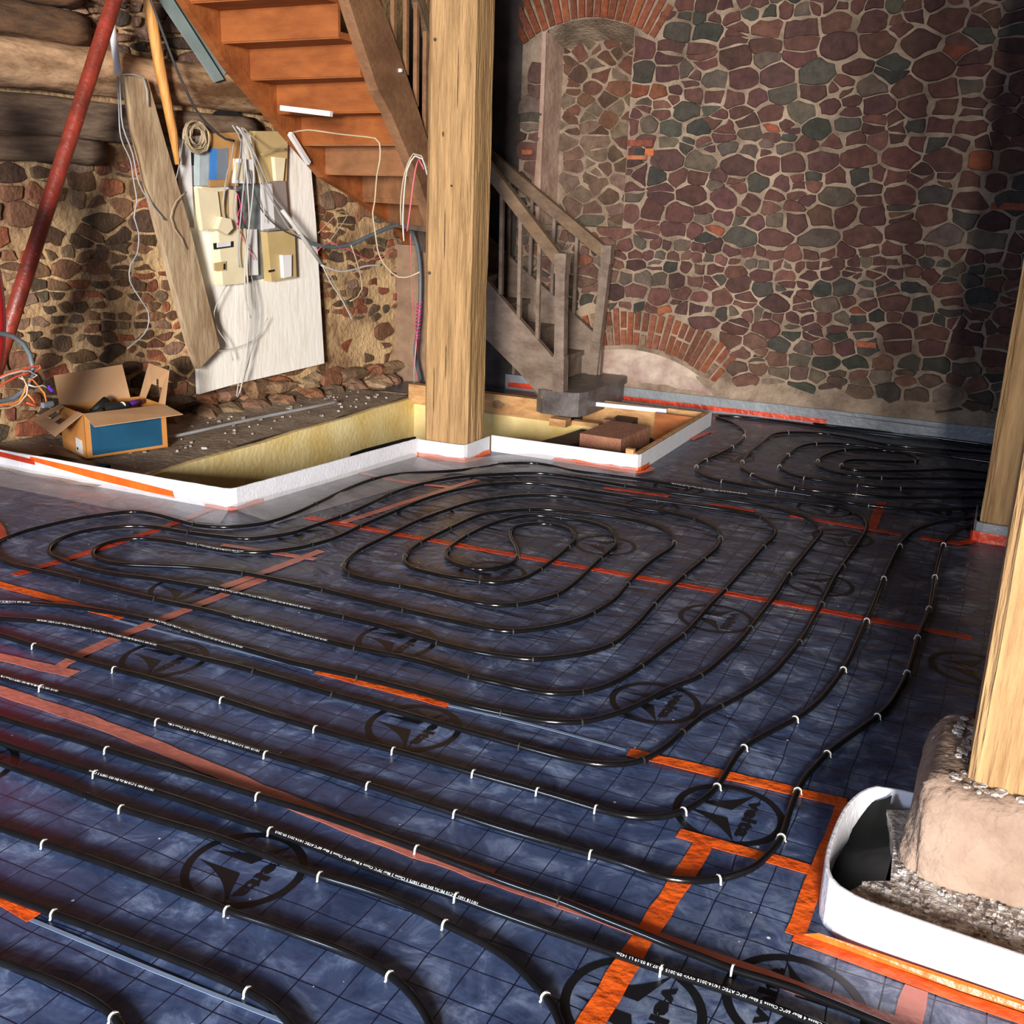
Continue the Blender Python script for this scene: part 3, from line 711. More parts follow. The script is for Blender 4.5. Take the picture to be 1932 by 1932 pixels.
# mortar crumbs on top of the block round the post foot
cr = MB()
for k in range(60):
    a_ = r_.random()
    if a_ < .5: x, y = .045 + r_.uniform(-.03, .02) + abs(r_.gauss(0, .0)), r_.uniform(2.37, 2.72)
    else: x, y = r_.uniform(.02, .34), 2.375 + r_.uniform(-.025, .01)
    s_ = r_.uniform(.004, .013); z = .333
    if k > 44: x, y = r_.uniform(.0, .04), r_.uniform(2.5, 2.7)
    pts = [(x + s_*math.cos(t)*r_.uniform(.7, 1.3), y + s_*math.sin(t)*r_.uniform(.6, 1.2)) for t in [j*1.05 for j in range(6)]]
    cr.prism(pts, z, z + s_*.5)
cr.build('mortar_crumbs', 'debris', sbo)['kind'] = 'stuff'
# crushed mortar bed around the block
db = MB()
poly = [(-.165,2.17),(-.12,2.25),(-.075,2.275),(-.085,2.42),(-.10,2.52),(-.12,2.585),(-.05,2.62),(.49,2.62),(.49,2.11),(.2,2.12),(-.03,2.145)]
db.prism(poly, .004, .10)
dbo = db.build('debris_bed', 'debris'); tag(dbo, 'strip of crushed mortar and grit inside the white edging around the stone block', 'rubble', kind='stuff')
cr = MB()
for k in range(420):
    x = r_.uniform(-.13, .5); y = r_.uniform(2.15, 2.36); s_ = r_.uniform(.0015, .006) * (1.7 if r_.random() < .12 else 1)
    if x < -.07 and y > 2.25: continue
    if y < 2.165 + max(0, -x)*.25: continue
    pts = [(x + s_*math.cos(t)*r_.uniform(.7, 1.3), y + s_*math.sin(t)*r_.uniform(.6, 1.2)) for t in [j*1.25 for j in range(5)]]
    cr.prism(pts, .099, .101 + s_*r_.uniform(.5, 1.2))
cro = cr.build('mortar_grit', 'debris'); tag(cro, 'loose pale mortar crumbs scattered in front of the stone block', 'rubble', kind='stuff')
# black film crumpled between the bed and the edging
bf = MB(); r_ = random.Random(14); vs = []; fs = []
for i in range(9):
    for j in range(12):
        y = 2.19 + .44*j/11; xa = -.205 + .012*math.sin(j*.9); xb = -.085 - .03*(j > 8)
        x = xa + (xb-xa)*i/8; z = .012 + .085*(i/8)**1.5*(.75+.25*math.sin(j*.5+.5)) + r_.uniform(-.003, .003)
        if j > 8: z += .05*(j-8)/3
        vs.append((x, y, max(.006, z)))
for i in range(8):
    for j in range(11): fs.append((i*12+j, (i+1)*12+j, (i+1)*12+j+1, i*12+j+1))
bf.add(vs, fs); bfo = bf.build('black_film', 'black_film', smooth=True); tag(bfo, 'crumpled black plastic film in the gap left of the stone block', 'plastic film')

# ---------------------------------------------------------------- edge strips
def strip(name, path, h, th, m, label, cat='edging', z0=0.0, wave=0.0, step=.05, seed=1):
    r_ = random.Random(seed); P = smooth_path([(p[0], p[1], 0) for p in path], step); vs = []; fs = []
    for i, p in enumerate(P):
        t = (P[min(i+1, len(P)-1)] - P[max(i-1, 0)]).normalized(); nn = Vector((-t.y, t.x, 0))
        hh = h + r_.uniform(-wave, wave)
        for (o, z) in ((-.5, z0), (-.5, z0+hh-.003), (-.25, z0+hh), (.25, z0+hh), (.5, z0+hh-.003), (.5, z0)):
            q = p + nn*(o*th); vs.append((q.x, q.y, z))
    for i in range(len(P)-1):
        for k in range(6): fs.append((i*6+k, i*6+(k+1) % 6, (i+1)*6+(k+1) % 6, (i+1)*6+k))
    fs += [tuple(range(6)), tuple((len(P)-1)*6+k for k in range(6))]
    o = MB().add(vs, fs).build(name, m); tag(o, label, cat); return o
def corner_path(pts, r=.02):
    out = [pts[0]]
    for i in range(1, len(pts)-1):
        a, b, c = Vector(pts[i-1]), Vector(pts[i]), Vector(pts[i+1])
        out += [tuple(b + (a-b).normalized()*r*2), tuple(b + (a-b).normalized()*r*.5 + (c-b).normalized()*r*.5), tuple(b + (c-b).normalized()*r*2)]
    return out + [pts[-1]]
strip('edge_strip', corner_path([(-5.42,3.99),(-3.465,4.035),(-3.275,5.57)]), .112, .011, 'foam', 'long white foam edging strip bent around the corner of the stair pit', seed=2, wave=.001)
strip('edge_strip', corner_path([(-3.27,5.572),(-2.955,5.578),(-2.945,5.9)], .018), .105, .009, 'foam', 'white foam strip wrapped around the foot of the centre post', seed=3)
strip('edge_strip', corner_path([(-2.945,5.935),(-1.955,5.94),(-1.955,7.56)]), .105, .010, 'foam', 'white foam edging around the timber-framed pit under the stair', seed=4)
strip('edge_strip', [(-3.88,8.05),(-2.0,8.052),(0,8.05),(3.1,8.05)], .125, .008, 'foam_grey', 'grey foam edging running along the foot of the back wall', seed=5, wave=.002, step=.12)
strip('edge_strip', corner_path([(-.06,5.9),(-.055,5.555),(.3,5.55)]), .10, .009, 'foam_grey', 'grey foam strip wrapped around the foot of the far right post', seed=6)
strip('edge_strip', [(.5,2.092),(.4,2.098),(.2,2.108),(-.02,2.125),(-.14,2.145),(-.195,2.185),(-.217,2.26),(-.22,2.38),(-.212,2.5),(-.19,2.59),(-.155,2.645),(-.10,2.658),(-.055,2.66)], .125, .010, 'foam', 'bright white curved foam edging around the rubble bed of the near post', seed=7, step=.03)
# white strip standing in for the glint on film at the back wall
fe = MB(); fe.ribbon([(-1.12,8.02),(-.9,7.99),(-.6,7.97),(-.36,7.93)], [.02,.05,.05,.015], .10)
o = fe.build('film_glint', 'foam'); tag(o, 'white strip put in for the glint on film at the back wall edging', 'plastic film')

# ---------------------------------------------------------------- adhesive tapes
TZ = [0.0]
def tape(pts, w, m, label, z=.0020, jit=.002, seed=1):
    r_ = random.Random(seed + len(label)); P = smooth_path([(p[0], p[1], 0) for p in pts], .06)
    P = [p + Vector((r_.uniform(-jit, jit), r_.uniform(-jit, jit), 0)) for p in P]
    TZ[0] += .00013
    o = MB().ribbon(P, [w*r_.uniform(.9, 1.1) for _ in P], z + TZ[0]).build('adhesive_tape', m); tag(o, label, 'tape'); return o
tape([(-3.07,4.14),(-2.2,4.15),(-1.3,4.175),(-.6,4.185),(.015,4.19)], .048, 'tape_red', 'long orange tape crossing under the spiral of pipes towards the near post')
tape([(-2.85,2.09),(-2.45,2.085),(-2.07,2.06),(-1.37,1.99),(-.95,1.975)], .052, 'tape_pink', 'long pinkish tape under film between the front pipes, left of the wide orange tape', z=.0014)
tape([(-.97,1.972),(-.55,1.958),(-.06,1.94),(.1,1.935)], .04, 'tape_pink', 'pinkish tape under film running through the flipped printed mark at the front', z=.0014)
tape([(-1.98,2.712),(-1.47,2.71)], .042, 'tape', 'short orange tape on a foil seam left of the centre foreground')
tape([(-.86,2.708),(-.5,2.722),(-.235,2.735)], .046, 'tape', 'orange tape ending at the curved white edging, above the printed mark')
tape([(-.60,2.372),(-.4,2.374),(-.255,2.375)], .042, 'tape', 'short orange tape below the printed mark beside the curved white edging')
tape([(-.53,2.38),(-.54,2.1),(-.555,1.8),(-.565,1.4)], .052, 'tape', 'wide orange tape running straight to the lower edge of the picture')
tape([(-.235,2.74),(-.243,2.4),(-.25,2.11)], .045, 'tape', 'orange tape along the left side of the curved white edging', z=.0024)
o = MB(); o.slab([(-.235,2.122,.003),(.1,2.098,.003),(.6,2.083,.003),(.6,2.083,.026),(.1,2.098,.028),(-.2,2.12,.02)], (0,-.0015,0)); o.ribbon([(-.25,2.105),(.1,2.075),(.6,2.06)], .035, .003)
tag(o.build('adhesive_tape', 'tape'), 'bright orange tape along the foot of the white edging in front of the rubble bed', 'tape')
tape([(.015,2.06),(.0,1.80)], .05, 'tape_pink', 'short pink tape under film in the lower right corner', z=.0014)
tape([(-2.2,1.40),(-1.87,1.368),(-1.775,1.362)], .04, 'tape', 'torn orange tape end at the left edge of the foreground')
tape([(-3.60,2.84),(-3.57,3.15),(-3.545,3.58),(-3.565,4.0)], .045, 'tape_red', 'red-orange tape passing under the left pipe bends to the pit corner')
tape([(-3.7,2.74),(-3.4,2.735),(-3.1,2.73),(-2.88,2.725)], .045, 'tape', 'orange tape at the left edge pointing between two pipes')
tape([(-2.70,3.35),(-2.735,2.96),(-2.76,2.65),(-2.765,2.41),(-2.74,2.28)], .048, 'tape_pink', 'pink tape under film crossing the left pipes next to a printed mark', z=.0014)
tape([(-3.2,2.23),(-2.95,2.265),(-2.66,2.29)], .05, 'tape_pink', 'short pink tape forming a T at the left edge of the floor', z=.0013)
tape([(-2.0,5.48),(-1.62,5.51)], .04, 'tape_red', 'red tape piece between pipes in front of the framed pit')
tape([(-1.38,5.48),(-1.13,5.475)], .035, 'tape_red', 'small red tape piece right of the centre, between three parallel pipes')
tape([(-.95,5.50),(-.7,5.48),(-.38,5.455)], .045, 'tape_red', 'red tape under the far pipe bends near the far post')
tape([(-.29,5.46),(-.12,5.455),(-.05,5.56)], .05, 'tape_red', 'red tape reaching the foot of the far right post')
tape([(-.55,6.05),(-.53,5.45)], .05, 'tape_red', 'red tape running away from the camera at the far right')
tape([(-2.87,4.15),(-2.78,4.7),(-2.69,5.24)], .04, 'tape_pink', 'pink tape under film leading from the long orange tape to the centre post', z=.0014)
tape([(-3.4,5.02),(-3.05,4.98),(-2.72,5.02)], .035, 'tape_pink', 'faint pink tape left of the outer pipes near the centre post', z=.0013)
tape([(-2.78,3.16),(-2.74,3.45),(-2.71,3.75)], .045, 'tape_pink', 'pink tape under film right of the innermost left pipe bend', z=.0014)
tape([(-3.14,3.585),(-2.9,3.61),(-2.66,3.64)], .035, 'tape_pink', 'thin pink tape crossing another pink tape beside the left pipe bends', z=.0013)
def vtape(pts, off, m, label):
    o = MB().slab(pts, off).build('adhesive_tape', m); tag(o, label, 'tape'); return o
vtape([(-4.83,3.998,.105),(-4.3,4.008,.082),(-3.83,4.018,.052),(-3.82,4.018,.015),(-4.35,4.006,.040),(-4.84,3.996,.082)], (0,-.0015,0), 'tape', 'bright orange tape slanting across the left white edging of the pit')
vtape([(-5.4,3.982,.10),(-5.1,3.99,.105),(-4.8,3.997,.09),(-4.8,3.997,.06),(-5.1,3.99,.075),(-5.4,3.982,.07)], (0,-.0016,0), 'tape_red', 'red-orange tape on the white edging below the cardboard box')
vtape([(-3.352,5.02,.012),(-3.282,5.55,.03),(-3.282,5.55,.06),(-3.352,5.02,.035)], (.0015,-.0002,0), 'tape', 'orange tape on the white edging just left of the centre post')
tape([(-1.93,7.0),(-1.9,7.35)], .04, 'tape_red', 'small red tape at the right side of the framed pit')
vtape([(-3.0,8.044,.02),(-2.0,8.046,.02),(-1.2,8.046,.02),(-1.2,8.046,.055),(-2.0,8.046,.055),(-3.0,8.044,.055)], (0,-.002,0), 'tape_red', 'long red tape on the grey edging of the back wall')
vtape([(-3.85,8.044,.02),(-3.1,8.044,.02),(-3.1,8.044,.075),(-3.85,8.044,.06)], (0,-.002,0), 'tape_red', 'red tape behind the stair foot, left of the stair')
tape([(-4.35,3.3),(-4.2,3.22),(-4.02,3.1)], .10, 'tape_red', 'crumpled red-orange tape bundle at the left edge of the floor', z=.004)

def foot_tape(path, h, m, label):
    o = strip('adhesive_tape', corner_path(path, .02), h, .002, m, label, 'tape', z0=.001, wave=.006, seed=len(label)); return o
foot_tape([(-3.285,5.555),(-2.935,5.562),(-2.925,5.88)], .022, 'tape', 'orange tape around the foot of the centre post')
foot_tape([(-2.5,5.925),(-1.945,5.93),(-1.942,6.12)], .024, 'tape', 'orange tape at the front corner of the framed pit')
foot_tape([(-3.62,4.018),(-3.455,4.022),(-3.43,4.25)], .018, 'tape_pink', 'pale tape around the outer corner of the pit edging')
foot_tape([(-.07,5.86),(-.068,5.54),(.25,5.535)], .05, 'tape_red', 'bright red-orange tape around the foot of the far right post')
tape([(-2.5,5.89),(-2.2,5.885),(-1.93,5.89),(-1.90,6.05)], .04, 'tape', 'orange tape lying on the floor at the front corner of the framed pit', z=.0105)
tape([(-3.2,5.52),(-2.95,5.53),(-2.88,5.7)], .03, 'tape', 'orange tape lying on the film in front of the centre post', z=.0125)
# ---------------------------------------------------------------- heating pipes
PR = .0092; PZ = .0112
def make_pipe(pts, label, step=.018, rl=3, ext=1):
    pts = [Vector((p[0], p[1], PZ)) for p in pts]
    if ext: pts = [pts[0] + (pts[0]-pts[1]).normalized()*.7] + pts + [pts[-1] + (pts[-1]-pts[-2]).normalized()*.6]
    P = relax(smooth_path(pts, step), rl)
    o = MB().tube(P, PR, 10).build('heating_pipe', 'pipe', smooth=True); tag(o, label, 'pipe'); return [o, P, label]
spiral = [(-3.374,2.449,0.011),(-3.246,2.482,0.011),(-3.094,2.536,0.011),(-2.918,2.564,0.011),(-2.727,2.574,0.011),(-2.571,2.579,0.011),(-2.414,2.576,0.011),(-2.241,2.586,0.011),(-2.104,2.583,0.011),(-2.004,2.58,0.011),(-1.823,2.571,0.011),(-1.66,2.574,0.011),(-1.435,2.571,0.011),(-1.205,2.567,0.011),(-1.023,2.565,0.011),(-0.92,2.578,0.011),(-0.848,2.614,0.011),(-0.801,2.668,0.011),(-0.77,2.752,0.011),(-0.748,2.89,0.011),(-0.722,3.028,0.011),(-0.683,3.134,0.011),(-0.648,3.233,0.011),(-0.601,3.417,0.011),(-0.583,3.552,0.011),(-0.563,3.835,0.011),(-0.561,4.06,0.011),(-0.564,4.306,0.011),(-0.568,4.608,0.011),(-0.559,4.922,0.011),(-0.551,5.184,0.011),(-0.551,5.436,0.011),(-0.589,5.617,0.011),(-0.702,5.753,0.011),(-0.838,5.775,0.011),(-1.015,5.763,0.011),(-1.286,5.743,0.011),(-1.472,5.729,0.011),(-1.697,5.735,0.011),(-1.866,5.738,0.011),(-2.035,5.73,0.011),(-2.291,5.711,0.011),(-2.441,5.751,0.011),(-2.572,5.744,0.011),(-2.709,5.638,0.011),(-2.773,5.488,0.011),(-2.872,5.332,0.011),(-2.99,5.211,0.011),(-3.105,5.092,0.011),(-3.174,4.907,0.011),(-3.182,4.649,0.011),(-3.157,4.359,0.011),(-3.144,4.109,0.011),(-3.166,3.928,0.011),(-3.256,3.802,0.011),(-3.338,3.751,0.011),(-3.437,3.73,0.011),(-3.545,3.743,0.011),(-3.687,3.758,0.011),(-3.81,3.746,0.011),(-3.88,3.68,0.011),(-3.959,3.537,0.011),(-3.999,3.371,0.011),(-4.014,3.227,0.011),(-3.99,3.096,0.011),(-3.95,3.025,0.011),(-3.869,2.964,0.011),(-3.796,2.936,0.011),(-3.676,2.905,0.011),(-3.446,2.915,0.011),(-3.291,2.912,0.011),(-3.062,2.908,0.011),(-2.852,2.913,0.011),(-2.654,2.921,0.011),(-2.493,2.917,0.011),(-2.369,2.918,0.011),(-2.174,2.912,0.011),(-1.965,2.913,0.011),(-1.721,2.929,0.011),(-1.502,2.908,0.011),(-1.374,2.911,0.011),(-1.319,2.911,0.011),(-1.205,2.931,0.011),(-1.111,3.002,0.011),(-1.055,3.111,0.011),(-1.016,3.283,0.011),(-0.987,3.505,0.011),(-0.967,3.647,0.011),(-0.962,3.975,0.011),(-0.954,4.203,0.011),(-0.949,4.549,0.011),(-0.945,4.859,0.011),(-0.938,5.035,0.011),(-0.962,5.181,0.011),(-1.075,5.347,0.011),(-1.194,5.374,0.011),(-1.374,5.378,0.011),(-1.655,5.357,0.011),(-1.891,5.345,0.011),(-2.138,5.343,0.011),(-2.377,5.311,0.011),(-2.535,5.196,0.011),(-2.652,5.001,0.011),(-2.72,4.743,0.011),(-2.74,4.428,0.011),(-2.749,4.126,0.011),(-2.746,3.924,0.011),(-2.777,3.776,0.011),(-2.821,3.679,0.011),(-2.894,3.582,0.011),(-2.987,3.526,0.011),(-3.083,3.501,0.011),(-3.205,3.497,0.011),(-3.381,3.478,0.011),(-3.508,3.437,0.011),(-3.563,3.367,0.011),(-3.569,3.266,0.011),(-3.53,3.195,0.011),(-3.46,3.147,0.011),(-3.365,3.132,0.011),(-3.272,3.157,0.011),(-3.058,3.254,0.011),(-2.909,3.297,0.011),(-2.781,3.32,0.011),(-2.609,3.326,0.011),(-2.408,3.325,0.011),(-2.006,3.308,0.011),(-1.703,3.307,0.011),(-1.595,3.311,0.011),(-1.525,3.346,0.011),(-1.449,3.425,0.011),(-1.382,3.536,0.011),(-1.345,3.658,0.011),(-1.324,3.836,0.011),(-1.338,4.041,0.011),(-1.348,4.251,0.011),(-1.343,4.429,0.011),(-1.326,4.608,0.011),(-1.35,4.733,0.011),(-1.432,4.85,0.011),(-1.548,4.922,0.011),(-1.704,4.944,0.011),(-1.923,4.918,0.011),(-2.128,4.857,0.011),(-2.288,4.7,0.011),(-2.344,4.576,0.011),(-2.362,4.325,0.011),(-2.369,4.071,0.011),(-2.349,3.914,0.011),(-2.305,3.805,0.011),(-2.233,3.743,0.011),(-2.154,3.727,0.011),(-2.03,3.725,0.011),(-1.879,3.748,0.011),(-1.801,3.787,0.011),(-1.748,3.879,0.011),(-1.736,4.018,0.011),(-1.738,4.199,0.011),(-1.751,4.367,0.011),(-1.772,4.503,0.011),(-1.827,4.596,0.011),(-1.921,4.649,0.011),(-2.024,4.627,0.011),(-2.091,4.534,0.011),(-2.085,4.437,0.011),(-2.036,4.341,0.011),(-1.953,4.225,0.011),(-1.897,4.119,0.011),(-1.878,4.013,0.011),(-1.906,3.932,0.011),(-1.948,3.882,0.011),(-2.027,3.867,0.011),(-2.121,3.899,0.011),(-2.185,3.97,0.011),(-2.218,4.064,0.011),(-2.234,4.267,0.011),(-2.219,4.485,0.011),(-2.161,4.68,0.011),(-2.081,4.752,0.011),(-1.943,4.783,0.011),(-1.792,4.782,0.011),(-1.67,4.713,0.011),(-1.592,4.585,0.011),(-1.563,4.464,0.011),(-1.558,4.273,0.011),(-1.546,4.077,0.011),(-1.539,3.943,0.011),(-1.545,3.781,0.011),(-1.589,3.672,0.011),(-1.646,3.585,0.011),(-1.718,3.536,0.011),(-1.791,3.52,0.011),(-1.884,3.518,0.011),(-2.018,3.528,0.011),(-2.15,3.528,0.011),(-2.277,3.517,0.011),(-2.404,3.532,0.011),(-2.481,3.594,0.011),(-2.52,3.675,0.011),(-2.555,3.832,0.011),(-2.556,4.069,0.011),(-2.558,4.327,0.011),(-2.531,4.558,0.011),(-2.487,4.771,0.011),(-2.404,4.932,0.011),(-2.299,5.06,0.011),(-2.137,5.151,0.011),(-1.942,5.163,0.011),(-1.704,5.158,0.011),(-1.515,5.162,0.011),(-1.359,5.126,0.011),(-1.238,5.031,0.011),(-1.173,4.92,0.011),(-1.138,4.741,0.011),(-1.143,4.542,0.011),(-1.16,4.246,0.011),(-1.166,3.977,0.011),(-1.161,3.792,0.011),(-1.157,3.613,0.011),(-1.17,3.421,0.011),(-1.21,3.316,0.011),(-1.261,3.245,0.011),(-1.356,3.154,0.011),(-1.444,3.119,0.011),(-1.571,3.098,0.011),(-1.735,3.1,0.011),(-1.954,3.125,0.011),(-2.161,3.13,0.011),(-2.46,3.125,0.011),(-2.66,3.12,0.011),(-2.819,3.109,0.011),(-2.982,3.089,0.011),(-3.078,3.076,0.011),(-3.267,3.037,0.011),(-3.466,3.039,0.011),(-3.611,3.063,0.011),(-3.689,3.099,0.011),(-3.756,3.169,0.011),(-3.793,3.262,0.011),(-3.793,3.382,0.011),(-3.715,3.517,0.011),(-3.581,3.601,0.011),(-3.373,3.623,0.011),(-3.177,3.659,0.011),(-3.082,3.689,0.011),(-3.027,3.751,0.011),(-2.962,3.867,0.011),(-2.945,3.994,0.011),(-2.921,4.205,0.011),(-2.921,4.449,0.011),(-2.93,4.734,0.011),(-2.893,4.966,0.011),(-2.797,5.193,0.011),(-2.63,5.387,0.011),(-2.438,5.541,0.011),(-2.233,5.572,0.011),(-1.929,5.558,0.011),(-1.64,5.556,0.011),(-1.486,5.564,0.011),(-1.246,5.579,0.011),(-1.062,5.562,0.011),(-0.87,5.475,0.011),(-0.768,5.332,0.011),(-0.741,5.225,0.011),(-0.746,4.916,0.011),(-0.756,4.503,0.011),(-0.753,4.222,0.011),(-0.758,3.945,0.011),(-0.764,3.702,0.011),(-0.781,3.506,0.011),(-0.811,3.312,0.011),(-0.877,3.157,0.011),(-0.928,2.996,0.011),(-0.974,2.895,0.011),(-1.034,2.809,0.011),(-1.088,2.77,0.011),(-1.169,2.741,0.011),(-1.289,2.726,0.011),(-1.374,2.719,0.011),(-1.442,2.718,0.011),(-1.6,2.724,0.011),(-1.825,2.719,0.011),(-2.079,2.703,0.011),(-2.203,2.708,0.011),(-2.369,2.716,0.011),(-2.549,2.727,0.011),(-2.727,2.744,0.011),(-2.93,2.728,0.011),(-3.128,2.693,0.011),(-3.28,2.635,0.011),(-3.377,2.59,0.011),(-3.464,2.52,0.011)]
PIPES = {}
PIPES['spiral'] = make_pipe(spiral, 'black heating pipe coiled in the big double spiral in the middle of the floor', .016, 2)
PIPES['p6'] = make_pipe([(-3.337,2.376,0.011),(-3.116,2.376,0.011),(-2.939,2.371,0.011),(-2.733,2.368,0.011),(-2.563,2.368,0.011),(-2.406,2.374,0.011),(-2.233,2.374,0.011),(-2.088,2.37,0.011),(-1.929,2.361,0.011),(-1.872,2.361,0.011),(-1.718,2.358,0.011),(-1.587,2.358,0.011),(-1.464,2.362,0.011),(-1.361,2.364,0.011),(-1.199,2.363,0.011),(-1.005,2.365,0.011),(-0.9,2.363,0.011),(-0.828,2.361,0.011),(-0.738,2.367,0.011),(-0.677,2.395,0.011),(-0.641,2.423,0.011),(-0.614,2.467,0.011),(-0.583,2.549,0.011),(-0.568,2.631,0.011),(-0.566,2.703,0.011),(-0.565,2.795,0.011),(-0.556,2.889,0.011),(-0.507,3.026,0.011),(-0.456,3.149,0.011),(-0.429,3.235,0.011),(-0.406,3.352,0.011),(-0.39,3.495,0.011),(-0.38,3.617,0.011),(-0.374,3.734,0.011),(-0.374,3.922,0.011),(-0.372,4.139,0.011),(-0.371,4.33,0.011),(-0.375,4.7,0.011),(-0.366,5.231,0.011),(-0.327,5.532,0.011),(-0.24,5.746,0.011),(-0.152,5.867,0.011),(-0.05,5.964,0.011),(0.09,6.074,0.011)], 'black heating pipe wrapping closest around the outside of the big spiral')
PIPES['p7'] = make_pipe([(-3.048,2.152,0.011),(-2.837,2.146,0.011),(-2.658,2.154,0.011),(-2.49,2.163,0.011),(-2.316,2.163,0.011),(-2.176,2.163,0.011),(-1.995,2.167,0.011),(-1.774,2.165,0.011),(-1.632,2.169,0.011),(-1.421,2.167,0.011),(-1.151,2.161,0.011),(-0.98,2.158,0.011),(-0.871,2.161,0.011),(-0.765,2.165,0.011),(-0.665,2.165,0.011),(-0.579,2.159,0.011),(-0.503,2.183,0.011),(-0.452,2.218,0.011),(-0.391,2.298,0.011),(-0.369,2.38,0.011),(-0.355,2.469,0.011),(-0.362,2.605,0.011),(-0.363,2.716,0.011),(-0.359,2.795,0.011),(-0.342,2.891,0.011),(-0.325,2.978,0.011),(-0.276,3.135,0.011),(-0.224,3.3,0.011),(-0.198,3.412,0.011),(-0.184,3.551,0.011),(-0.174,3.705,0.011),(-0.173,3.893,0.011),(-0.173,4.085,0.011),(-0.162,4.432,0.011),(-0.175,4.843,0.011),(-0.178,5.365,0.011),(-0.149,5.59,0.011),(-0.112,5.717,0.011),(-0.043,5.814,0.011),(0.093,5.942,0.011)], 'black heating pipe passing between the printed mark and the curved white edging')
PIPES['p8'] = make_pipe([(-2.784,1.948,0.011),(-2.604,1.953,0.011),(-2.435,1.957,0.011),(-2.305,1.964,0.011),(-2.181,1.966,0.011),(-2.043,1.968,0.011),(-1.876,1.976,0.011),(-1.735,1.979,0.011),(-1.629,1.98,0.011),(-1.472,1.985,0.011),(-1.317,1.982,0.011),(-1.156,1.976,0.011),(-1.022,1.969,0.011),(-0.885,1.961,0.011),(-0.762,1.96,0.011),(-0.668,1.95,0.011),(-0.546,1.94,0.011),(-0.486,1.933,0.011),(-0.411,1.929,0.011),(-0.341,1.922,0.011),(-0.251,1.928,0.011),(-0.182,1.926,0.011),(-0.104,1.918,0.011),(0.02,1.904,0.011)], 'black heating pipe running beside the long pinkish tape to the lower right')
PIPES['p9'] = make_pipe([(-2.653,1.846,0.011),(-2.478,1.85,0.011),(-2.314,1.851,0.011),(-2.112,1.855,0.011),(-1.964,1.862,0.011),(-1.825,1.866,0.011),(-1.71,1.866,0.011),(-1.623,1.866,0.011),(-1.519,1.866,0.011),(-1.383,1.862,0.011),(-1.233,1.855,0.011),(-1.094,1.855,0.011),(-0.981,1.858,0.011),(-0.875,1.854,0.011),(-0.751,1.852,0.011),(-0.687,1.852,0.011),(-0.613,1.851,0.011),(-0.479,1.85,0.011),(-0.371,1.854,0.011),(-0.268,1.853,0.011),(-0.168,1.849,0.011),(-0.052,1.84,0.011)], 'black heating pipe with white print along it, next before the pinkish tape')
PIPES['p10'] = make_pipe([(-2.558,1.773,0.011),(-2.382,1.77,0.011),(-2.167,1.768,0.011),(-2.044,1.764,0.011),(-1.92,1.762,0.011),(-1.781,1.769,0.011),(-1.629,1.78,0.011),(-1.553,1.78,0.011),(-1.474,1.778,0.011),(-1.305,1.773,0.011),(-1.185,1.781,0.011),(-1.071,1.779,0.011),(-0.957,1.762,0.011),(-0.863,1.749,0.011),(-0.772,1.725,0.011),(-0.71,1.691,0.011),(-0.664,1.663,0.011),(-0.629,1.635,0.011),(-0.608,1.609,0.011),(-0.569,1.541,0.011)], 'black heating pipe crossing the largest printed mark and bending down left of the orange tape')
PIPES['p11'] = make_pipe([(-2.271,1.551,0.011),(-2.12,1.554,0.011),(-1.97,1.559,0.011),(-1.799,1.568,0.011),(-1.645,1.571,0.011),(-1.498,1.573,0.011),(-1.41,1.57,0.011),(-1.294,1.578,0.011),(-1.222,1.579,0.011),(-1.117,1.583,0.011),(-1.042,1.578,0.011),(-0.978,1.567,0.011),(-0.922,1.546,0.011),(-0.874,1.518,0.011),(-0.836,1.489,0.011),(-0.786,1.427,0.011)], 'black heating pipe just below the largest printed mark, bending down at the front')
PIPES['p12'] = make_pipe([(-2.038,1.371,0.011),(-1.902,1.375,0.011),(-1.74,1.382,0.011),(-1.566,1.389,0.011),(-1.429,1.394,0.011),(-1.298,1.396,0.011),(-1.21,1.392,0.011),(-1.143,1.385,0.011),(-1.081,1.363,0.011),(-1.01,1.324,0.011)], 'black heating pipe above the foil seam in the lower left')
PIPES['p13'] = make_pipe([(-1.833,1.212,0.011),(-1.716,1.221,0.011),(-1.585,1.231,0.011),(-1.47,1.231,0.011),(-1.393,1.217,0.011),(-1.34,1.195,0.011),(-1.271,1.158,0.011)], 'short black heating pipe bend in the lower left corner')
PIPES['ha'] = make_pipe([(0.044,7.931,0.011),(-0.04,7.913,0.011),(-0.522,7.903,0.011),(-0.982,7.926,0.011),(-1.469,7.973,0.011),(-1.819,7.968,0.011),(-1.997,7.891,0.011),(-1.926,7.796,0.011),(-1.79,7.658,0.011),(-1.677,7.472,0.011),(-1.635,7.27,0.011),(-1.622,6.909,0.011),(-1.646,6.622,0.011),(-1.673,6.418,0.011),(-1.676,6.237,0.011),(-1.619,6.089,0.011),(-1.529,5.999,0.011),(-1.441,5.97,0.011),(-1.19,5.937,0.011),(-0.91,5.931,0.011),(-0.682,5.899,0.011),(-0.491,5.921,0.011),(-0.303,5.992,0.011),(-0.021,6.217,0.011),(0.137,6.353,0.011)], 'outermost pipe of the far right loop, passing the corner of the framed pit')
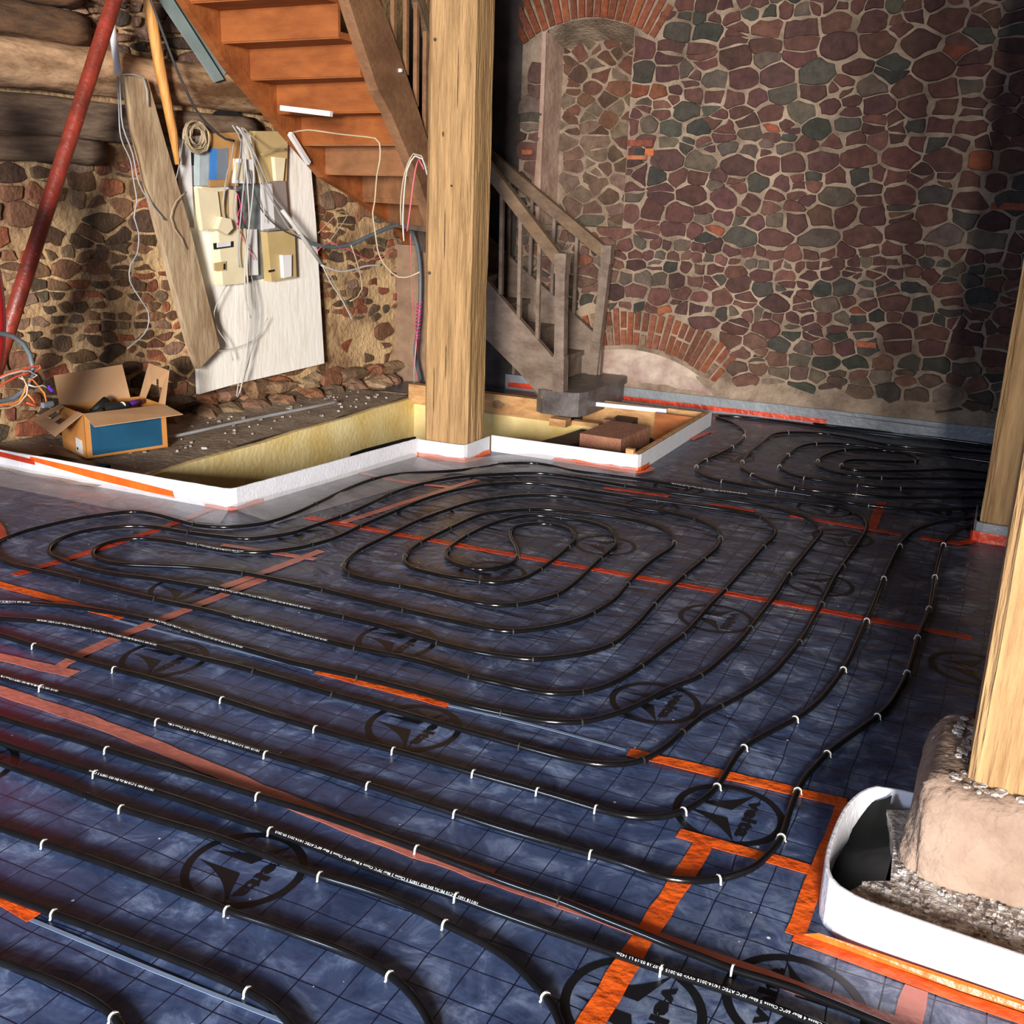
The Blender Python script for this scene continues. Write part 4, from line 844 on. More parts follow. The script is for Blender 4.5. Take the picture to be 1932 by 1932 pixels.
PIPES['hb'] = make_pipe([(0.114,7.72,0.011),(-0.033,7.712,0.011),(-0.391,7.64,0.011),(-0.709,7.598,0.011),(-0.945,7.678,0.011),(-1.179,7.706,0.011),(-1.393,7.602,0.011),(-1.475,7.441,0.011),(-1.483,7.116,0.011),(-1.48,6.785,0.011),(-1.459,6.526,0.011),(-1.42,6.357,0.011),(-1.325,6.22,0.011),(-1.179,6.096,0.011),(-0.979,6.045,0.011),(-0.755,6.095,0.011),(-0.535,6.143,0.011),(-0.284,6.29,0.011),(-0.015,6.473,0.011),(0.133,6.581,0.011)], 'second pipe from the outside of the far right loop')
PIPES['hc'] = make_pipe([(0.119,7.414,0.011),(-0.024,7.437,0.011),(-0.378,7.465,0.011),(-0.69,7.44,0.011),(-0.964,7.446,0.011),(-1.137,7.349,0.011),(-1.226,7.174,0.011),(-1.246,6.888,0.011),(-1.234,6.559,0.011),(-1.142,6.384,0.011),(-1.031,6.321,0.011),(-0.838,6.316,0.011),(-0.606,6.339,0.011),(-0.387,6.451,0.011),(-0.022,6.657,0.011),(0.13,6.755,0.011)], 'third pipe from the outside of the far right loop')
PIPES['hd'] = make_pipe([(0.126,6.996,0.011),(-0.032,6.909,0.011),(-0.322,6.766,0.011),(-0.546,6.621,0.011),(-0.728,6.547,0.011),(-0.877,6.556,0.011),(-0.993,6.653,0.011),(-1.045,6.832,0.011),(-1.026,7.034,0.011),(-0.935,7.258,0.011),(-0.739,7.389,0.011),(-0.578,7.386,0.011),(-0.5,7.313,0.011),(-0.469,7.229,0.011),(-0.492,7.163,0.011),(-0.599,7.092,0.011),(-0.794,7.015,0.011),(-0.876,6.943,0.011),(-0.893,6.799,0.011),(-0.84,6.705,0.011),(-0.752,6.716,0.011),(-0.612,6.791,0.011),(-0.431,6.925,0.011),(-0.249,7.076,0.011),(-0.021,7.113,0.011),(0.123,7.176,0.011)], 'innermost hairpin pipe of the far right loop')
PIPES['hw'] = make_pipe([(-1.448,8.13,0.011),(-1.238,8.041,0.011),(-0.668,8.055,0.011),(-0.305,8.03,0.011),(-0.044,8.007,0.011),(0.109,8.013,0.011)], 'straight black pipe close to the back wall edging at the far right', ext=0)

def pipe_text(key, start, body, h=.0062, wch=.0049):
    o, P, lab = PIPES[key]
    tv, tf = text_mesh(body, 1.0, 1.05, 0.0)
    if not tv: return
    W = max(v[0] for v in tv); k = len(body)*wch/W; kh = h/.72
    cum = [0.0]
    for a, b in zip(P, P[1:]): cum.append(cum[-1] + (b-a).length)
    i0 = min(range(len(P)), key=lambda i: (P[i].x-start[0])**2 + (P[i].y-start[1])**2); s0 = cum[i0]
    # advance towards smaller x (print reads upside down from the camera)
    j = min(i0+3, len(P)-1); sgn = -1 if (P[j]-P[max(j-6, 0)]).x > 0 else 1
    def at(s):
        s = min(max(s, 0), cum[-1]-1e-5)
        lo, hi = 0, len(cum)-1
        while hi-lo > 1:
            m_ = (lo+hi)//2
            if cum[m_] <= s: lo = m_
            else: hi = m_
        t = (s-cum[lo])/(cum[hi]-cum[lo]); return P[lo].lerp(P[hi], t), (P[hi]-P[lo]).normalized()
    vs = []
    for v in tv:
        p, d = at(s0 + sgn*v[0]*k); side = Vector((d.y, -d.x, 0))
        if side.y > 0: side = -side
        ph = .62 + (v[1]*kh - h/2)/PR
        q = p + (Vector((0,0,1))*math.cos(ph) + side*math.sin(ph))*(PR+.0003); vs.append(tuple(q))
    MB().add(vs, tf).build('pipe_print', 'print', o)
SN = '10/118 1601 5-C10 PE-Xa EN ISO 15875 S Classe 2 8bar 70\u00b0C Classe 4 8bar 60\u00b0C Classe 5 6bar 60\u00b0C ATEC 14/14-2015 09-2015'
pipe_text('p9', [(-0.092,1.843,0.011)][0], '8bar 70\u00b0C Classe 4 8bar 60\u00b0C Classe 5 6bar 60\u00b0C ATEC 14/14-2015 <VV> 09-2015 10.07.18 03:19 L1 142m')
pipe_text('p9', [(-0.908,1.856,0.011)][0], SN)
for key, st_, n_ in (('spiral', [(-2.081,2.916,0.011)][0], 90), ('spiral', [(-2.316,3.126,0.011)][0], 100), ('spiral', [(-2.564,2.577,0.011)][0], 110), ('p7', [(-2.589,2.159,0.011)][0], 50),
                     ('p9', [(-1.909,1.865,0.011)][0], 46), ('p7', [(-1.795,2.167,0.011)][0], 70), ('spiral', [(-2.291,2.73,0.011)][0], 95), ('spiral', [(-3.266,2.643,0.011)][0], 30), ('spiral', [(-1.242,5.758,0.011)][0], 90), ('spiral', [(-2.978,3.54,0.011)][0], 60)):
    pipe_text(key, st_, (SN + ' 10.07.18 03:19 ')[:n_])

# ---------------------------------------------------------------- pipe clips
def clip_mesh(m, nm):
    mb = MB(); R = PR + .0016; pts = [(-R-.003, 0, -.009), (-R, 0, -.006)]
    for k in range(9):
        t = PI - PI*k/8; pts.append((R*math.cos(t), 0, R*math.sin(t)))
    pts += [(R, 0, -.006), (R+.003, 0, -.009)]
    vs = []; w = .0022; th = .0011
    for i, p in enumerate(pts):
        a = Vector(pts[max(i-1, 0)]); b = Vector(pts[min(i+1, len(pts)-1)]); t = (b-a).normalized(); nn = Vector((-t.z, 0, t.x)); 
        for (s, y) in ((-1, -w), (1, -w), (1, w), (-1, w)): vs.append((p[0]+nn.x*th*s, y, p[2]+nn.z*th*s))
    fs = [(i*4+k, i*4+(k+1) % 4, (i+1)*4+(k+1) % 4, (i+1)*4+k) for i in range(len(pts)-1) for k in range(4)]
    fs += [(0,1,2,3), tuple((len(pts)-1)*4+k for k in range(4))]
    return mb.add(vs, fs)
CL = {}
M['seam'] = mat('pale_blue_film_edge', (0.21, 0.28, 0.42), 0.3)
M['clip_far_shaded'] = mat('far_shaded_clip_plastic', (0.30, 0.29, 0.27), 0.5)  # dimmer copy of the white clips for the far loop, shade painted in
for mm in ('clip_white', 'clip_shaded', 'clip_far_shaded'):
    CL[mm] = clip_mesh(mm, 'c')
clip_proto = {}
def clips(key, pts, m, desc, group):
    o, P, lab = PIPES[key]
    for p in pts:
        i = min(range(1, len(P)-1), key=lambda i: (P[i].x-p[0])**2 + (P[i].y-p[1])**2)
        t = (P[i+1]-P[i-1]).normalized()
        if m in clip_proto: c = clip_proto[m].copy(); C.objects.link(c)
        else: c = CL[m].build('pipe_clip', m); clip_proto[m] = c
        c.location = P[i]; c.rotation_euler = (0, 0, math.atan2(t.y, t.x) - PI/2)
        tag(c, desc, 'clip', group)
clips('p13', [(-1.398,1.216,0.011)], 'clip_white', 'white clip on the pipe bend in the lower left corner', 'clip of the corner bend')
clips('p12', [(-1.74,1.386,0.011),(-1.21,1.392,0.011)], 'clip_white', 'small white clip on the pipe above the lower left foil seam', 'clips of the lower left pipe')
clips('p11', [(-1.974,1.559,0.011),(-1.411,1.571,0.011),(-0.98,1.566,0.011)], 'clip_white', 'small white clip on the pipe just below the largest printed mark', 'clips of the pipe below the large mark')
clips('p10', [(-1.925,1.765,0.011),(-1.304,1.776,0.011),(-0.959,1.763,0.011),(-0.657,1.659,0.011)], 'clip_white', 'small white clip on the pipe crossing the largest printed mark', 'clips of the pipe over the large mark')
clips('p9', [(-2.113,1.858,0.011),(-1.522,1.867,0.011),(-0.982,1.862,0.011),(-0.47,1.851,0.011)], 'clip_white', 'small white clip on the pipe with white print along it', 'clips of the printed pipe')
clips('p8', [(-2.178,1.965,0.011),(-1.642,1.979,0.011),(-1.157,1.977,0.011),(-0.34,1.922,0.011)], 'clip_white', 'small white clip on the pipe beside the long pinkish tape', 'clips of the pipe beside the pinkish tape')
clips('p8', [(-0.771,1.96,0.011)], 'clip_shaded', 'white clip, painted dark as shaded, on the pipe beside the long pinkish tape', 'shaded white clip beside the tape')
clips('p7', [(-2.66,2.157,0.011),(-2.172,2.154,0.011),(-1.78,2.162,0.011),(-1.422,2.17,0.011),(-1.153,2.165,0.011),(-0.767,2.167,0.011),(-0.452,2.218,0.011),(-0.356,2.46,0.011),(-0.363,2.719,0.011),(-0.326,2.977,0.011),(-0.223,3.292,0.011),(-0.174,3.705,0.011),(-0.175,4.072,0.011),(-0.167,4.416,0.011),(-0.172,4.837,0.011),(-0.178,5.365,0.011)], 'clip_white', 'small white clip on the pipe passing beside the curved white edging', 'clips of the pipe beside the curved edging')
clips('p6', [(-2.941,2.375,0.011),(-2.567,2.371,0.011),(-2.102,2.37,0.011),(-1.728,2.361,0.011),(-1.467,2.364,0.011),(-1.2,2.363,0.011),(-1.007,2.368,0.011),(-0.833,2.358,0.011),(-0.616,2.465,0.011),(-0.567,2.635,0.011),(-0.556,2.889,0.011),(-0.456,3.145,0.011),(-0.379,3.623,0.011),(-0.374,4.138,0.011),(-0.375,4.7,0.011),(-0.366,5.231,0.011)], 'clip_white', 'small white clip on the pipe wrapping closest around the big spiral', 'clips of the pipe around the spiral')
clips('spiral', [(-3.286,2.908,0.011),(-2.9,2.904,0.011),(-2.797,3.319,0.011),(-2.403,3.321,0.011),(-1.996,3.308,0.011),(-2.163,3.129,0.011),(-1.964,2.914,0.011),(-1.728,3.098,0.011),(-1.821,2.716,0.011),(-1.5,2.904,0.011),(-2.156,2.567,0.011),(-1.821,2.568,0.011),(-2.869,2.587,0.011),(-2.596,2.746,0.011),(-1.643,3.58,0.011),(-1.533,3.335,0.011),(-1.367,3.148,0.011),(-1.554,3.768,0.011),(-1.346,3.651,0.011),(-1.177,3.406,0.011),(-1.125,2.989,0.011),(-1.017,3.277,0.011),(-1.29,2.725,0.011),(-1.043,2.8,0.011),(-1.155,2.562,0.011),(-0.803,2.666,0.011),(-1.338,4.034,0.011),(-1.165,3.875,0.011),(-0.968,3.635,0.011),(-0.808,3.313,0.011),(-0.746,2.895,0.011),(-0.956,4.18,0.011),(-1.144,4.524,0.011),(-0.685,3.112,0.011),(-1.158,4.255,0.011),(-0.944,4.868,0.011),(-0.758,3.828,0.011),(-0.756,4.535,0.011),(-0.565,3.783,0.011),(-0.562,4.231,0.011),(-0.564,4.773,0.011),(-3.437,3.73,0.011),(-3.205,3.497,0.011),(-3.373,3.623,0.011),(-3.158,4.323,0.011),(-2.924,4.204,0.011),(-2.775,3.768,0.011),(-2.747,4.127,0.011),(-2.935,4.693,0.011),(-2.373,4.059,0.011),(-2.369,4.321,0.011),(-2.205,4.045,0.011),(-2.233,4.258,0.011),(-2.404,3.532,0.011),(-2.494,3.625,0.011),(-2.329,3.858,0.011),(-1.893,4.122,0.011),(-1.559,4.29,0.011),(-1.749,4.368,0.011),(-1.342,4.691,0.011),(-1.364,5.123,0.011),(-1.071,4.924,0.011),(-0.754,5.31,0.011),(-1.063,5.332,0.011),(-1.64,5.355,0.011),(-1.899,5.564,0.011),(-1.576,5.744,0.011),(-3.18,4.889,0.011),(-1.736,4.018,0.011),(-2.15,3.528,0.011),(-1.899,3.751,0.011),(-2.164,4.835,0.011),(-1.965,4.792,0.011)], 'clip_shaded', 'tiny white clip, painted dark as shaded, holding a turn of the big double spiral', 'shaded clips of the big spiral')
clips('ha', [(-1.622,6.909,0.011),(-1.668,6.437,0.011),(-1.676,6.237,0.011),(-1.447,5.98,0.011),(-1.124,5.926,0.011),(-0.602,5.912,0.011),(-1.653,7.299,0.011)], 'clip_far_shaded', 'tiny white clip, shaded in colour, on the outermost pipe of the far right loop', 'clips of the outermost far pipe')
clips('hb', [(-1.459,6.526,0.011),(-1.325,6.22,0.011),(-1.393,7.602,0.011),(-1.042,6.059,0.011),(-0.692,6.108,0.011),(-0.587,7.661,0.011)], 'clip_far_shaded', 'tiny white clip, shaded in colour, on the second pipe of the far right loop', 'clips of the second far pipe')
clips('hc', [(-1.246,6.888,0.011),(-1.228,6.531,0.011),(-1.04,6.316,0.011),(-1.134,7.332,0.011),(-0.719,6.336,0.011),(-0.488,6.4,0.011)], 'clip_far_shaded', 'tiny white clip, shaded in colour, on the third pipe of the far right loop', 'clips of the third far pipe')
clips('hd', [(-1.045,6.832,0.011),(-0.893,6.799,0.011),(-0.936,7.239,0.011),(-0.795,6.703,0.011),(-0.63,6.581,0.011),(-0.506,7.17,0.011)], 'clip_far_shaded', 'tiny white clip, shaded in colour, on the innermost hairpin pipe of the far right loop', 'clips of the far hairpin')

# clear film turned up against the edgings, wrinkled
def film(rows, m, label, seed=1, wr=.006):
    r_ = random.Random(seed); vs = []; fs = []; A = [smooth_path(r, .03) for r in rows]; n = min(len(a) for a in A)
    B = []
    for a in A: B.append([a[int(i*(len(a)-1)/(n-1))] for i in range(n)])
    ph = [r_.uniform(0, 6) for _ in range(6)]
    for j, b in enumerate(B):
        for i, p in enumerate(b): vs.append((p.x, p.y, max(.0016, p.z + (wr*(math.sin(i*1.1+j*1.7+ph[0])*.5+math.sin(i*.37-j*.8+ph[1])) + r_.uniform(-.001, .002))*(0 < j < len(B)-1 or j == 1))))
    for j in range(len(B)-1):
        for i in range(n-1): fs.append((j*n+i, j*n+i+1, (j+1)*n+i+1, (j+1)*n+i))
    o = MB().add(vs, fs).build('clear_film', m, smooth=True); tag(o, label, 'plastic film'); return o
fm = bpy.data.materials.new('clear_wrinkled_film'); fm.use_nodes = True; b_ = fm.node_tree.nodes['Principled BSDF']
b_.inputs['Base Color'].default_value = (.62, .60, .60, 1); b_.inputs['Roughness'].default_value = .22; b_.inputs['Alpha'].default_value = .34
M['clear'] = fm
film([[(-3.46,4.03,.03),(-3.36,4.6,.03),(-3.30,5.1,.035),(-3.275,5.5,.03)], [(-3.42,4.02,.01),(-3.33,4.6,.012),(-3.27,5.1,.012),(-3.24,5.5,.01)], [(-3.34,4.0,.008),(-3.25,4.6,.008),(-3.17,5.1,.008),(-3.12,5.46,.008)], [(-3.24,3.98,.006),(-3.15,4.6,.006),(-3.05,5.1,.006),(-2.98,5.42,.006)], [(-3.14,3.97,.002),(-3.02,4.6,.002),(-2.92,5.1,.002),(-2.86,5.38,.002)]], 'clear', 'wrinkled clear film turned up along the right side of the stair pit edging', 3)
film([[(-5.3,3.98,.03),(-4.6,3.99,.03),(-3.9,4.0,.03),(-3.46,4.02,.03)], [(-5.3,3.94,.01),(-4.6,3.95,.01),(-3.9,3.96,.01),(-3.44,3.98,.012)], [(-5.3,3.84,.008),(-4.6,3.85,.008),(-3.9,3.87,.008),(-3.38,3.88,.008)], [(-5.3,3.72,.004),(-4.6,3.74,.004),(-3.9,3.74,.004),(-3.32,3.76,.004)]], 'clear', 'wrinkled clear film in front of the left white edging below the box', 4)
film([[(-3.26,5.56,.03),(-2.95,5.57,.03),(-2.6,5.92,.03),(-1.96,5.925,.03)], [(-3.24,5.52,.012),(-2.9,5.53,.014),(-2.6,5.88,.012),(-1.95,5.89,.012)], [(-3.2,5.42,.008),(-2.85,5.44,.01),(-2.5,5.76,.01),(-1.92,5.80,.008)], [(-3.15,5.3,.003),(-2.8,5.32,.003),(-2.4,5.62,.003),(-1.9,5.7,.003)]], 'clear', 'crumpled clear film at the foot of the centre post and the framed pit', 5, .009)

for pts, w_, lb in (([(-1.78,1.352),(-1.4,1.358),(-1.05,1.37)], .010, 'pale folded film edge in the lower left foreground'), ([(-1.47,2.706),(-1.2,2.72),(-.87,2.716)], .012, 'pale foil overlap edge between the short orange tape and the corner tape'), ([(-2.9,2.70),(-2.4,2.705),(-2.0,2.708)], .012, 'pale foil overlap edge left of the short orange tape')):
    fe = MB(); fe.ribbon(smooth_path([(p[0], p[1], 0) for p in pts], .06), w_, .0022); tag(fe.build('foil_edge', 'seam'), lb, 'plastic film')

# ---------------------------------------------------------------- staircase
stair = empty('winding_staircase', (-2.95, 7.5, .04), 'old wooden winding staircase with handrails rising from the framed pit up the left wall', 'staircase')
def zk(k): return .22 + .187*(k-1)          # top of tread k
IN = {2:(-3.16,7.12),3:(-3.36,7.12),4:(-3.55,7.12),5:(-3.70,7.12),6:(-3.83,7.04),7:(-3.86,6.9),8:(-3.86,6.75),9:(-3.86,6.60),10:(-3.86,6.44),11:(-3.86,6.26),12:(-3.86,6.07),13:(-3.86,5.85),14:(-3.86,5.62),15:(-3.86,5.38),16:(-3.86,5.12),17:(-3.86,4.9)}
OUT = {2:(-3.16,7.94),3:(-3.40,7.95),4:(-3.66,7.96),5:(-3.95,7.97),6:(-4.30,7.98),7:(-4.72,7.96),8:(-4.78,7.62),9:(-4.78,7.25),10:(-4.78,6.76),11:(-4.78,6.48),12:(-4.78,6.21),13:(-4.78,5.94),14:(-4.78,5.67),15:(-4.78,5.40),16:(-4.78,5.13),17:(-4.78,4.9)}
for k in range(2, 17):
    z = zk(k) ; (ix, iy), (ox, oy) = IN[k], OUT[k]; (jx, jy), (qx, qy) = IN[k+1], OUT[k+1]
    warm = 'stair_orange' if k > 10 else 'stair_mid' if k > 7 else 'stair_grey'
    poly = [(ix, iy), (jx, jy), (qx, qy), (ox, oy)]
    d = Vector((jx-ix+qx-ox, jy-iy+qy-oy)).normalized()*.03
    if k == 7: poly = [(ix, iy), (jx, jy), (qx, qy), (-4.78, 7.97), (ox, oy)]
    p2 = [(poly[0][0]-d.x, poly[0][1]-d.y)] + poly[1:-1] + [(poly[-1][0]-d.x, poly[-1][1]-d.y)]
    p2[1] = (p2[1][0]-d.x*.0, p2[1][1]-d.y*.0)
    MB().prism(p2, z-.038, z).build('tread', warm, stair)
    zb = zk(k-1) - (.03 if k > 9 else .0); a = Vector((ix, iy)); b = Vector((ox, oy)); n_ = Vector((-(b-a).y, (b-a).x)).normalized()*.011
    MB().prism([(a.x-n_.x, a.y-n_.y), (b.x-n_.x, b.y-n_.y), (b.x+n_.x, b.y+n_.y), (a.x+n_.x, a.y+n_.y)], zb, z-.036).build('riser', warm, stair)
def stringer(path, th, m):
    # path: (x, y, zbottom, ztop)
    vs = []; fs = []
    P = path
    for i in range(len(P)):
        a = Vector(P[max(i-1, 0)][:2]); b = Vector(P[min(i+1, len(P)-1)][:2]); t = (b-a).normalized(); nn = Vector((-t.y, t.x))*th/2
        x, y, z0, z1 = P[i]
        vs += [(x-nn.x, y-nn.y, z0), (x+nn.x, y+nn.y, z0), (x+nn.x, y+nn.y, z1), (x-nn.x, y-nn.y, z1)]
    for i in range(len(P)-1):
        for k in range(4): fs.append((i*4+k, i*4+(k+1) % 4, (i+1)*4+(k+1) % 4, (i+1)*4+k))
    fs += [(0,1,2,3), tuple((len(P)-1)*4+k for k in range(4))]
    return MB().add(vs, fs).build('stringer', m, stair)
stringer([(-2.99,7.09,.045,.42),(-3.08,7.09,.13,.51),(-3.3,7.09,.33,.71),(-3.62,7.09,.58,1.01),(-3.70,7.085,.66,1.10)], .05, 'stair_grey')
sb_ = [(-3.86,5.422,2.87),(-3.86,5.574,2.624),(-3.86,5.749,2.375),(-3.86,5.938,2.204),(-3.86,6.114,2.007),(-3.86,6.316,1.784),(-3.86,6.548,1.447)]
st_ = [(-3.8,5.669,2.915),(-3.8,5.925,2.678),(-3.8,6.106,2.491),(-3.8,6.214,2.375),(-3.8,6.36,2.181),(-3.8,6.514,1.976),(-3.8,6.811,1.558)]
stringer([(-3.70,7.085,.66,1.10),(-3.79,7.03,.84,1.30),(-3.825,6.9,1.08,1.55)] + [(-3.825, (a[1]+b[1])/2, a[2] + (a[1]-(a[1]+b[1])/2)*1.15, b[2] + (b[1]-(a[1]+b[1])/2)*1.15) for a, b in list(zip(sb_, st_))[::-1]], .075, 'stair_brown')
stringer([(-2.99,7.97,.05,.50),(-3.1,7.97,.1,.58),(-3.4,7.97,.33,.80),(-4.06,7.98,.75,1.26),(-4.45,7.99,.95,1.40),(-4.79,7.98,1.12,1.55)], .05, 'stair_grey')
stringer([(-4.80,7.95,1.15,1.6),(-4.80,7.71,1.32,1.72),(-4.80,7.46,1.40,1.85),(-4.80,7.05,1.56,2.02),(-4.80,6.72,1.66,2.16),(-4.80,6.28,1.94,2.45),(-4.80,5.73,2.29,2.82),(-4.80,5.34,2.62,3.15),(-4.80,5.0,2.9,3.33)], .06, 'stair_orange')
# first step: a thick worn block
sp_ = MB()
poly = [(-3.10,7.04),(-2.86,7.04),(-2.81,7.075),(-2.775,7.16),(-2.76,7.5),(-2.77,7.98),(-2.80,8.03),(-3.18,8.03),(-3.18,7.10)]
sp_.prism([(x+ (x+2.98)*.0, y) for x, y in poly], .172, .222)
sp_.prism([(-2.98+(x+2.98)*.93, 7.5+(y-7.5)*.955) for x, y in poly], .04, .172)
sp_.build('bottom_step', 'step_grey', stair)
# newel posts
def newel(x, y, z0, z1, w, lean=0):
    o = MB().bar((x, y, z0), (x+lean, y, z1-.10), w, w, (0, 1, 0)); o.bar((x+lean, y, z1-.14), (x+lean, y, z1), w*1.18, w*1.18, (0, 1, 0)); o.bar((x, y, z0), (x+lean*.3, y, z0+.26), w*1.15, w*1.15, (0, 1, 0))
    return o.build('newel_post', 'stair_grey', stair)
newel(-2.965, 7.08, .22, 1.20, .075, -.03)
newel(-3.045, 7.95, .22, 1.235, .07, .06)
def rail(pts, w, h, m='rail'):
    mb = MB()
    for a, b in zip(pts, pts[1:]): mb.bar(a, b, w, h)
    return mb.build('handrail', m, stair)
rail([(-3.0,7.08,1.13),(-3.62,7.08,1.78),(-3.78,7.06,1.97)], .06, .085)
rail([(-3.78,7.06,1.97),(-3.83,6.9,2.2),(-3.83,6.2,3.1)], .055, .08)
rail([(-3.0,7.95,1.17),(-4.05,7.95,1.885),(-4.5,7.96,2.18)], .06, .09)
for x, zb, zt_ in ((-3.17,.58,1.29),(-3.325,.72,1.45),(-3.48,.88,1.61),(-3.64,1.02,1.78)):
    MB().bar((x+.005, 7.085, zb), (x-.005, 7.08, zt_), .026, .03, (0, 1, 0)).build('baluster', 'stair_grey', stair)
for x, zb, zt_ in ((-3.25,.68,1.30),(-3.45,.82,1.44),(-3.65,.97,1.58),(-3.85,1.1,1.72)):
    MB().bar((x, 7.97, zb), (x, 7.96, zt_), .024, .026, (0, 1, 0)).build('baluster', 'stair_grey', stair)
for y, zb in ((6.86,2.08),(6.74,2.26),(6.61,2.44),(6.46,2.6),(6.30,2.78)):
    MB().bar((-3.825, y-.3, zb-.14), (-3.825, y-.3, min(3.3, zb+.75)), .028, .03, (0, 1, 0)).build('baluster', 'stair_brown', stair)
bl = MB(); bl.bar((-3.80, 6.17, 2.31), (-3.77, 6.17, 2.31), .02, .02); bl.build('bolt_head', 'clip_white', stair)

# fluorescent tube taped under the stair, another white tube on the stringer
t1 = MB(); a, b = [(-4.53,5.93,2.07)], [(-4.142,5.93,2.034)]
t1.bar(a[0], b[0], .032, .032)
o = t1.build('lamp_tube', 'white_pl'); tag(o, 'short white trunking piece lying across the underside of a stair riser', 'trunking')
a = [(-4.74,6.292,1.935),(-4.74,6.498,1.749)]
o = MB().bar(a[0], a[1], .03, .03).build('lamp_tube', 'white_pl'); tag(o, 'white trunking strip leaning against the stair stringer above the cabinet board', 'trunking')
a = [(-4.3,6.552,2.058),(-4.3,6.825,1.979)]; o = MB().bar(a[0], a[1], .02, .02).build('wood_chip', 'batten'); tag(o, 'splintered wooden lath hanging under the stair', 'lath')

# ---------------------------------------------------------------- framed pit at the stair foot
o = MB().box((-4.32, 7.19, -.04), (-3.02, 7.27, .115)).build('pit_beam', 'batten'); tag(o, 'golden wooden beam behind the centre post closing the stair pit', 'beam')
o = MB().box((-4.32, 7.23, -.5), (-2.6, 7.29, -.04)).build('insulation_board', 'insul'); tag(o, 'yellow insulation board below the golden beam behind the centre post', 'insulation')
vs = [(-4.325 + .004*math.sin(i*1.3), 4.05 + i*.325, 0.01) for i in range(11)]
ib = MB(); ib.slab([(-4.335,4.02,-.54),(-4.335,7.29,-.54),(-4.335,7.29,.0)] + [(-4.335, 7.0 - i*.33, .006*math.sin(i*2.1)) for i in range(10)], (.045,0,0))
o = ib.build('insulation_board', 'insul'); tag(o, 'long yellow insulation board lining the pit below the left wall ledge', 'insulation')
bw = MB(); bw.box((-2.93,5.955,-.10), (-1.985,5.975,.098)); bw.box((-2.0,5.955,-.10), (-1.975,7.52,.112)); bw.box((-2.95,7.5,-.12), (-1.975,7.525,.085)); 
frame = empty('pit_frame', (-2.45, 6.0, -.1), 'open timber frame of boards around the square pit under the stair foot', 'frame')
for nm, lo, hi in (('front_board', (-2.93,5.952,-.10), (-1.985,5.968,.090)), ('side_board', (-1.996,5.952,-.10), (-1.972,7.54,.108)), ('back_board', (-2.95,7.52,-.14), (-1.975,7.54,.10)), ('corner_block', (-2.04,5.94,.0), (-1.99,5.975,.135))):
    MB().box(lo, hi).build(nm, 'batten', frame)
MB().box((-2.30,7.30,-.1), (-2.0,7.32,.10)).build('inner_board', 'stair_orange', frame)
o = MB().bar((-2.98,7.35,.10), (-2.25,7.42,.10), .04, .03).build('foam_offcut', 'foam'); tag(o, 'white foam offcut lying behind the boards of the framed pit', 'foam offcut')
blk = MB().box((-.15,-.26,-.10), (.15,.26,.10), .006)
o = blk.build('brick_block', 'fired_block'); o.location = (-2.37, 6.67, -.02); o.rotation_euler = (0, 0, -.06); tag(o, 'large reddish brown brick block standing in the framed pit', 'brick')
for (c, r_z, s_, lb) in (((-2.72,6.62,-.06), -.12, (.09,.40,.03), 'dark brown slab beside the brick block in the framed pit'), ((-2.88,6.55,-.09), -.2, (.035,.38,.03), 'narrow dark slab leaning at the left side of the framed pit'), ((-2.55,7.28,-.03), .1, (.08,.2,.04), 'dark stone below the stair foot behind the brick block')):
    o = MB().box((-s_[0],-s_[1],-s_[2]), s_, .008).build('dark_slab', 'dark_slab'); o.location = c; o.rotation_euler = (.0, .02, r_z); tag(o, lb, 'slab')
o = MB().bar((-2.72,6.0,-.02), (-2.45,6.28,-.01), .05, .02).build('yellow_lath', 'insul'); tag(o, 'yellow lath lying in front of the brick block inside the framed pit', 'lath')
o = MB().box((-2.99,6.96,-.02), (-2.86,7.06,.035)).build('wood_wedge', 'batten'); tag(o, 'small wooden wedge under the left corner of the first step', 'wedge')
o = MB().box((-2.83,7.0,.0), (-2.62,7.06,.03)).build('wood_wedge', 'batten'); tag(o, 'flat pale wooden wedge under the right corner of the first step', 'wedge')
o = MB().box((-2.62,7.08,.0), (-2.55,7.16,.05)).build('brick_chip', 'fired_block'); tag(o, 'orange brick chip beside the wedges under the first step', 'brick')
sc = [(-3.564,7.185,0.061),(-3.519,7.185,0.074),(-3.459,7.185,0.044),(-3.494,7.185,0.015),(-3.553,7.185,0.008)]
o = MB().slab(sc, (0,-.006,0)).build('foam_scrap', 'mortar_left'); tag(o, 'pale scrap stuck to the golden beam behind the centre post', 'scrap')
o = MB().slab([(-5.0,4.06,.02),(-4.5,4.07,.02),(-4.5,4.25,.03),(-5.0,4.25,.03)], (0,0,.02)).build('dark_sheet', 'black_film'); tag(o, 'dark film under the cardboard box behind the white edging', 'plastic film')

# ledge conduit and scattered crumbs
P = [(-4.79,4.519,0.04),(-4.74,5.021,0.04),(-4.677,5.727,0.04),(-4.598,6.293,0.04),(-4.57,6.592,0.04)]
o = MB().tube(smooth_path(P, .1), .011, 8).build('ledge_pipe', 'w_grey', smooth=True); tag(o, 'thin pale conduit lying along the dusty ledge at the left wall', 'conduit')
r_ = random.Random(8); cm = MB()
for k in range(90):
    y = r_.uniform(4.6, 7.1); a = wx(y) + .12; x = r_.uniform(a, -4.4); s_ = r_.uniform(.004, .02)*(1.4 if r_.random() < .1 else .8)
    pts = [(x + s_*math.cos(t)*r_.uniform(.7, 1.3), y + s_*math.sin(t)*r_.uniform(.7, 1.4)) for t in [j*1.25 for j in range(5)]]
    cm.prism(pts, .012, .018 + s_*.5)
o = cm.build('ledge_crumbs', 'debris'); tag(o, 'pale mortar crumbs scattered over the ledge beside the yellow board', 'rubble', kind='stuff')

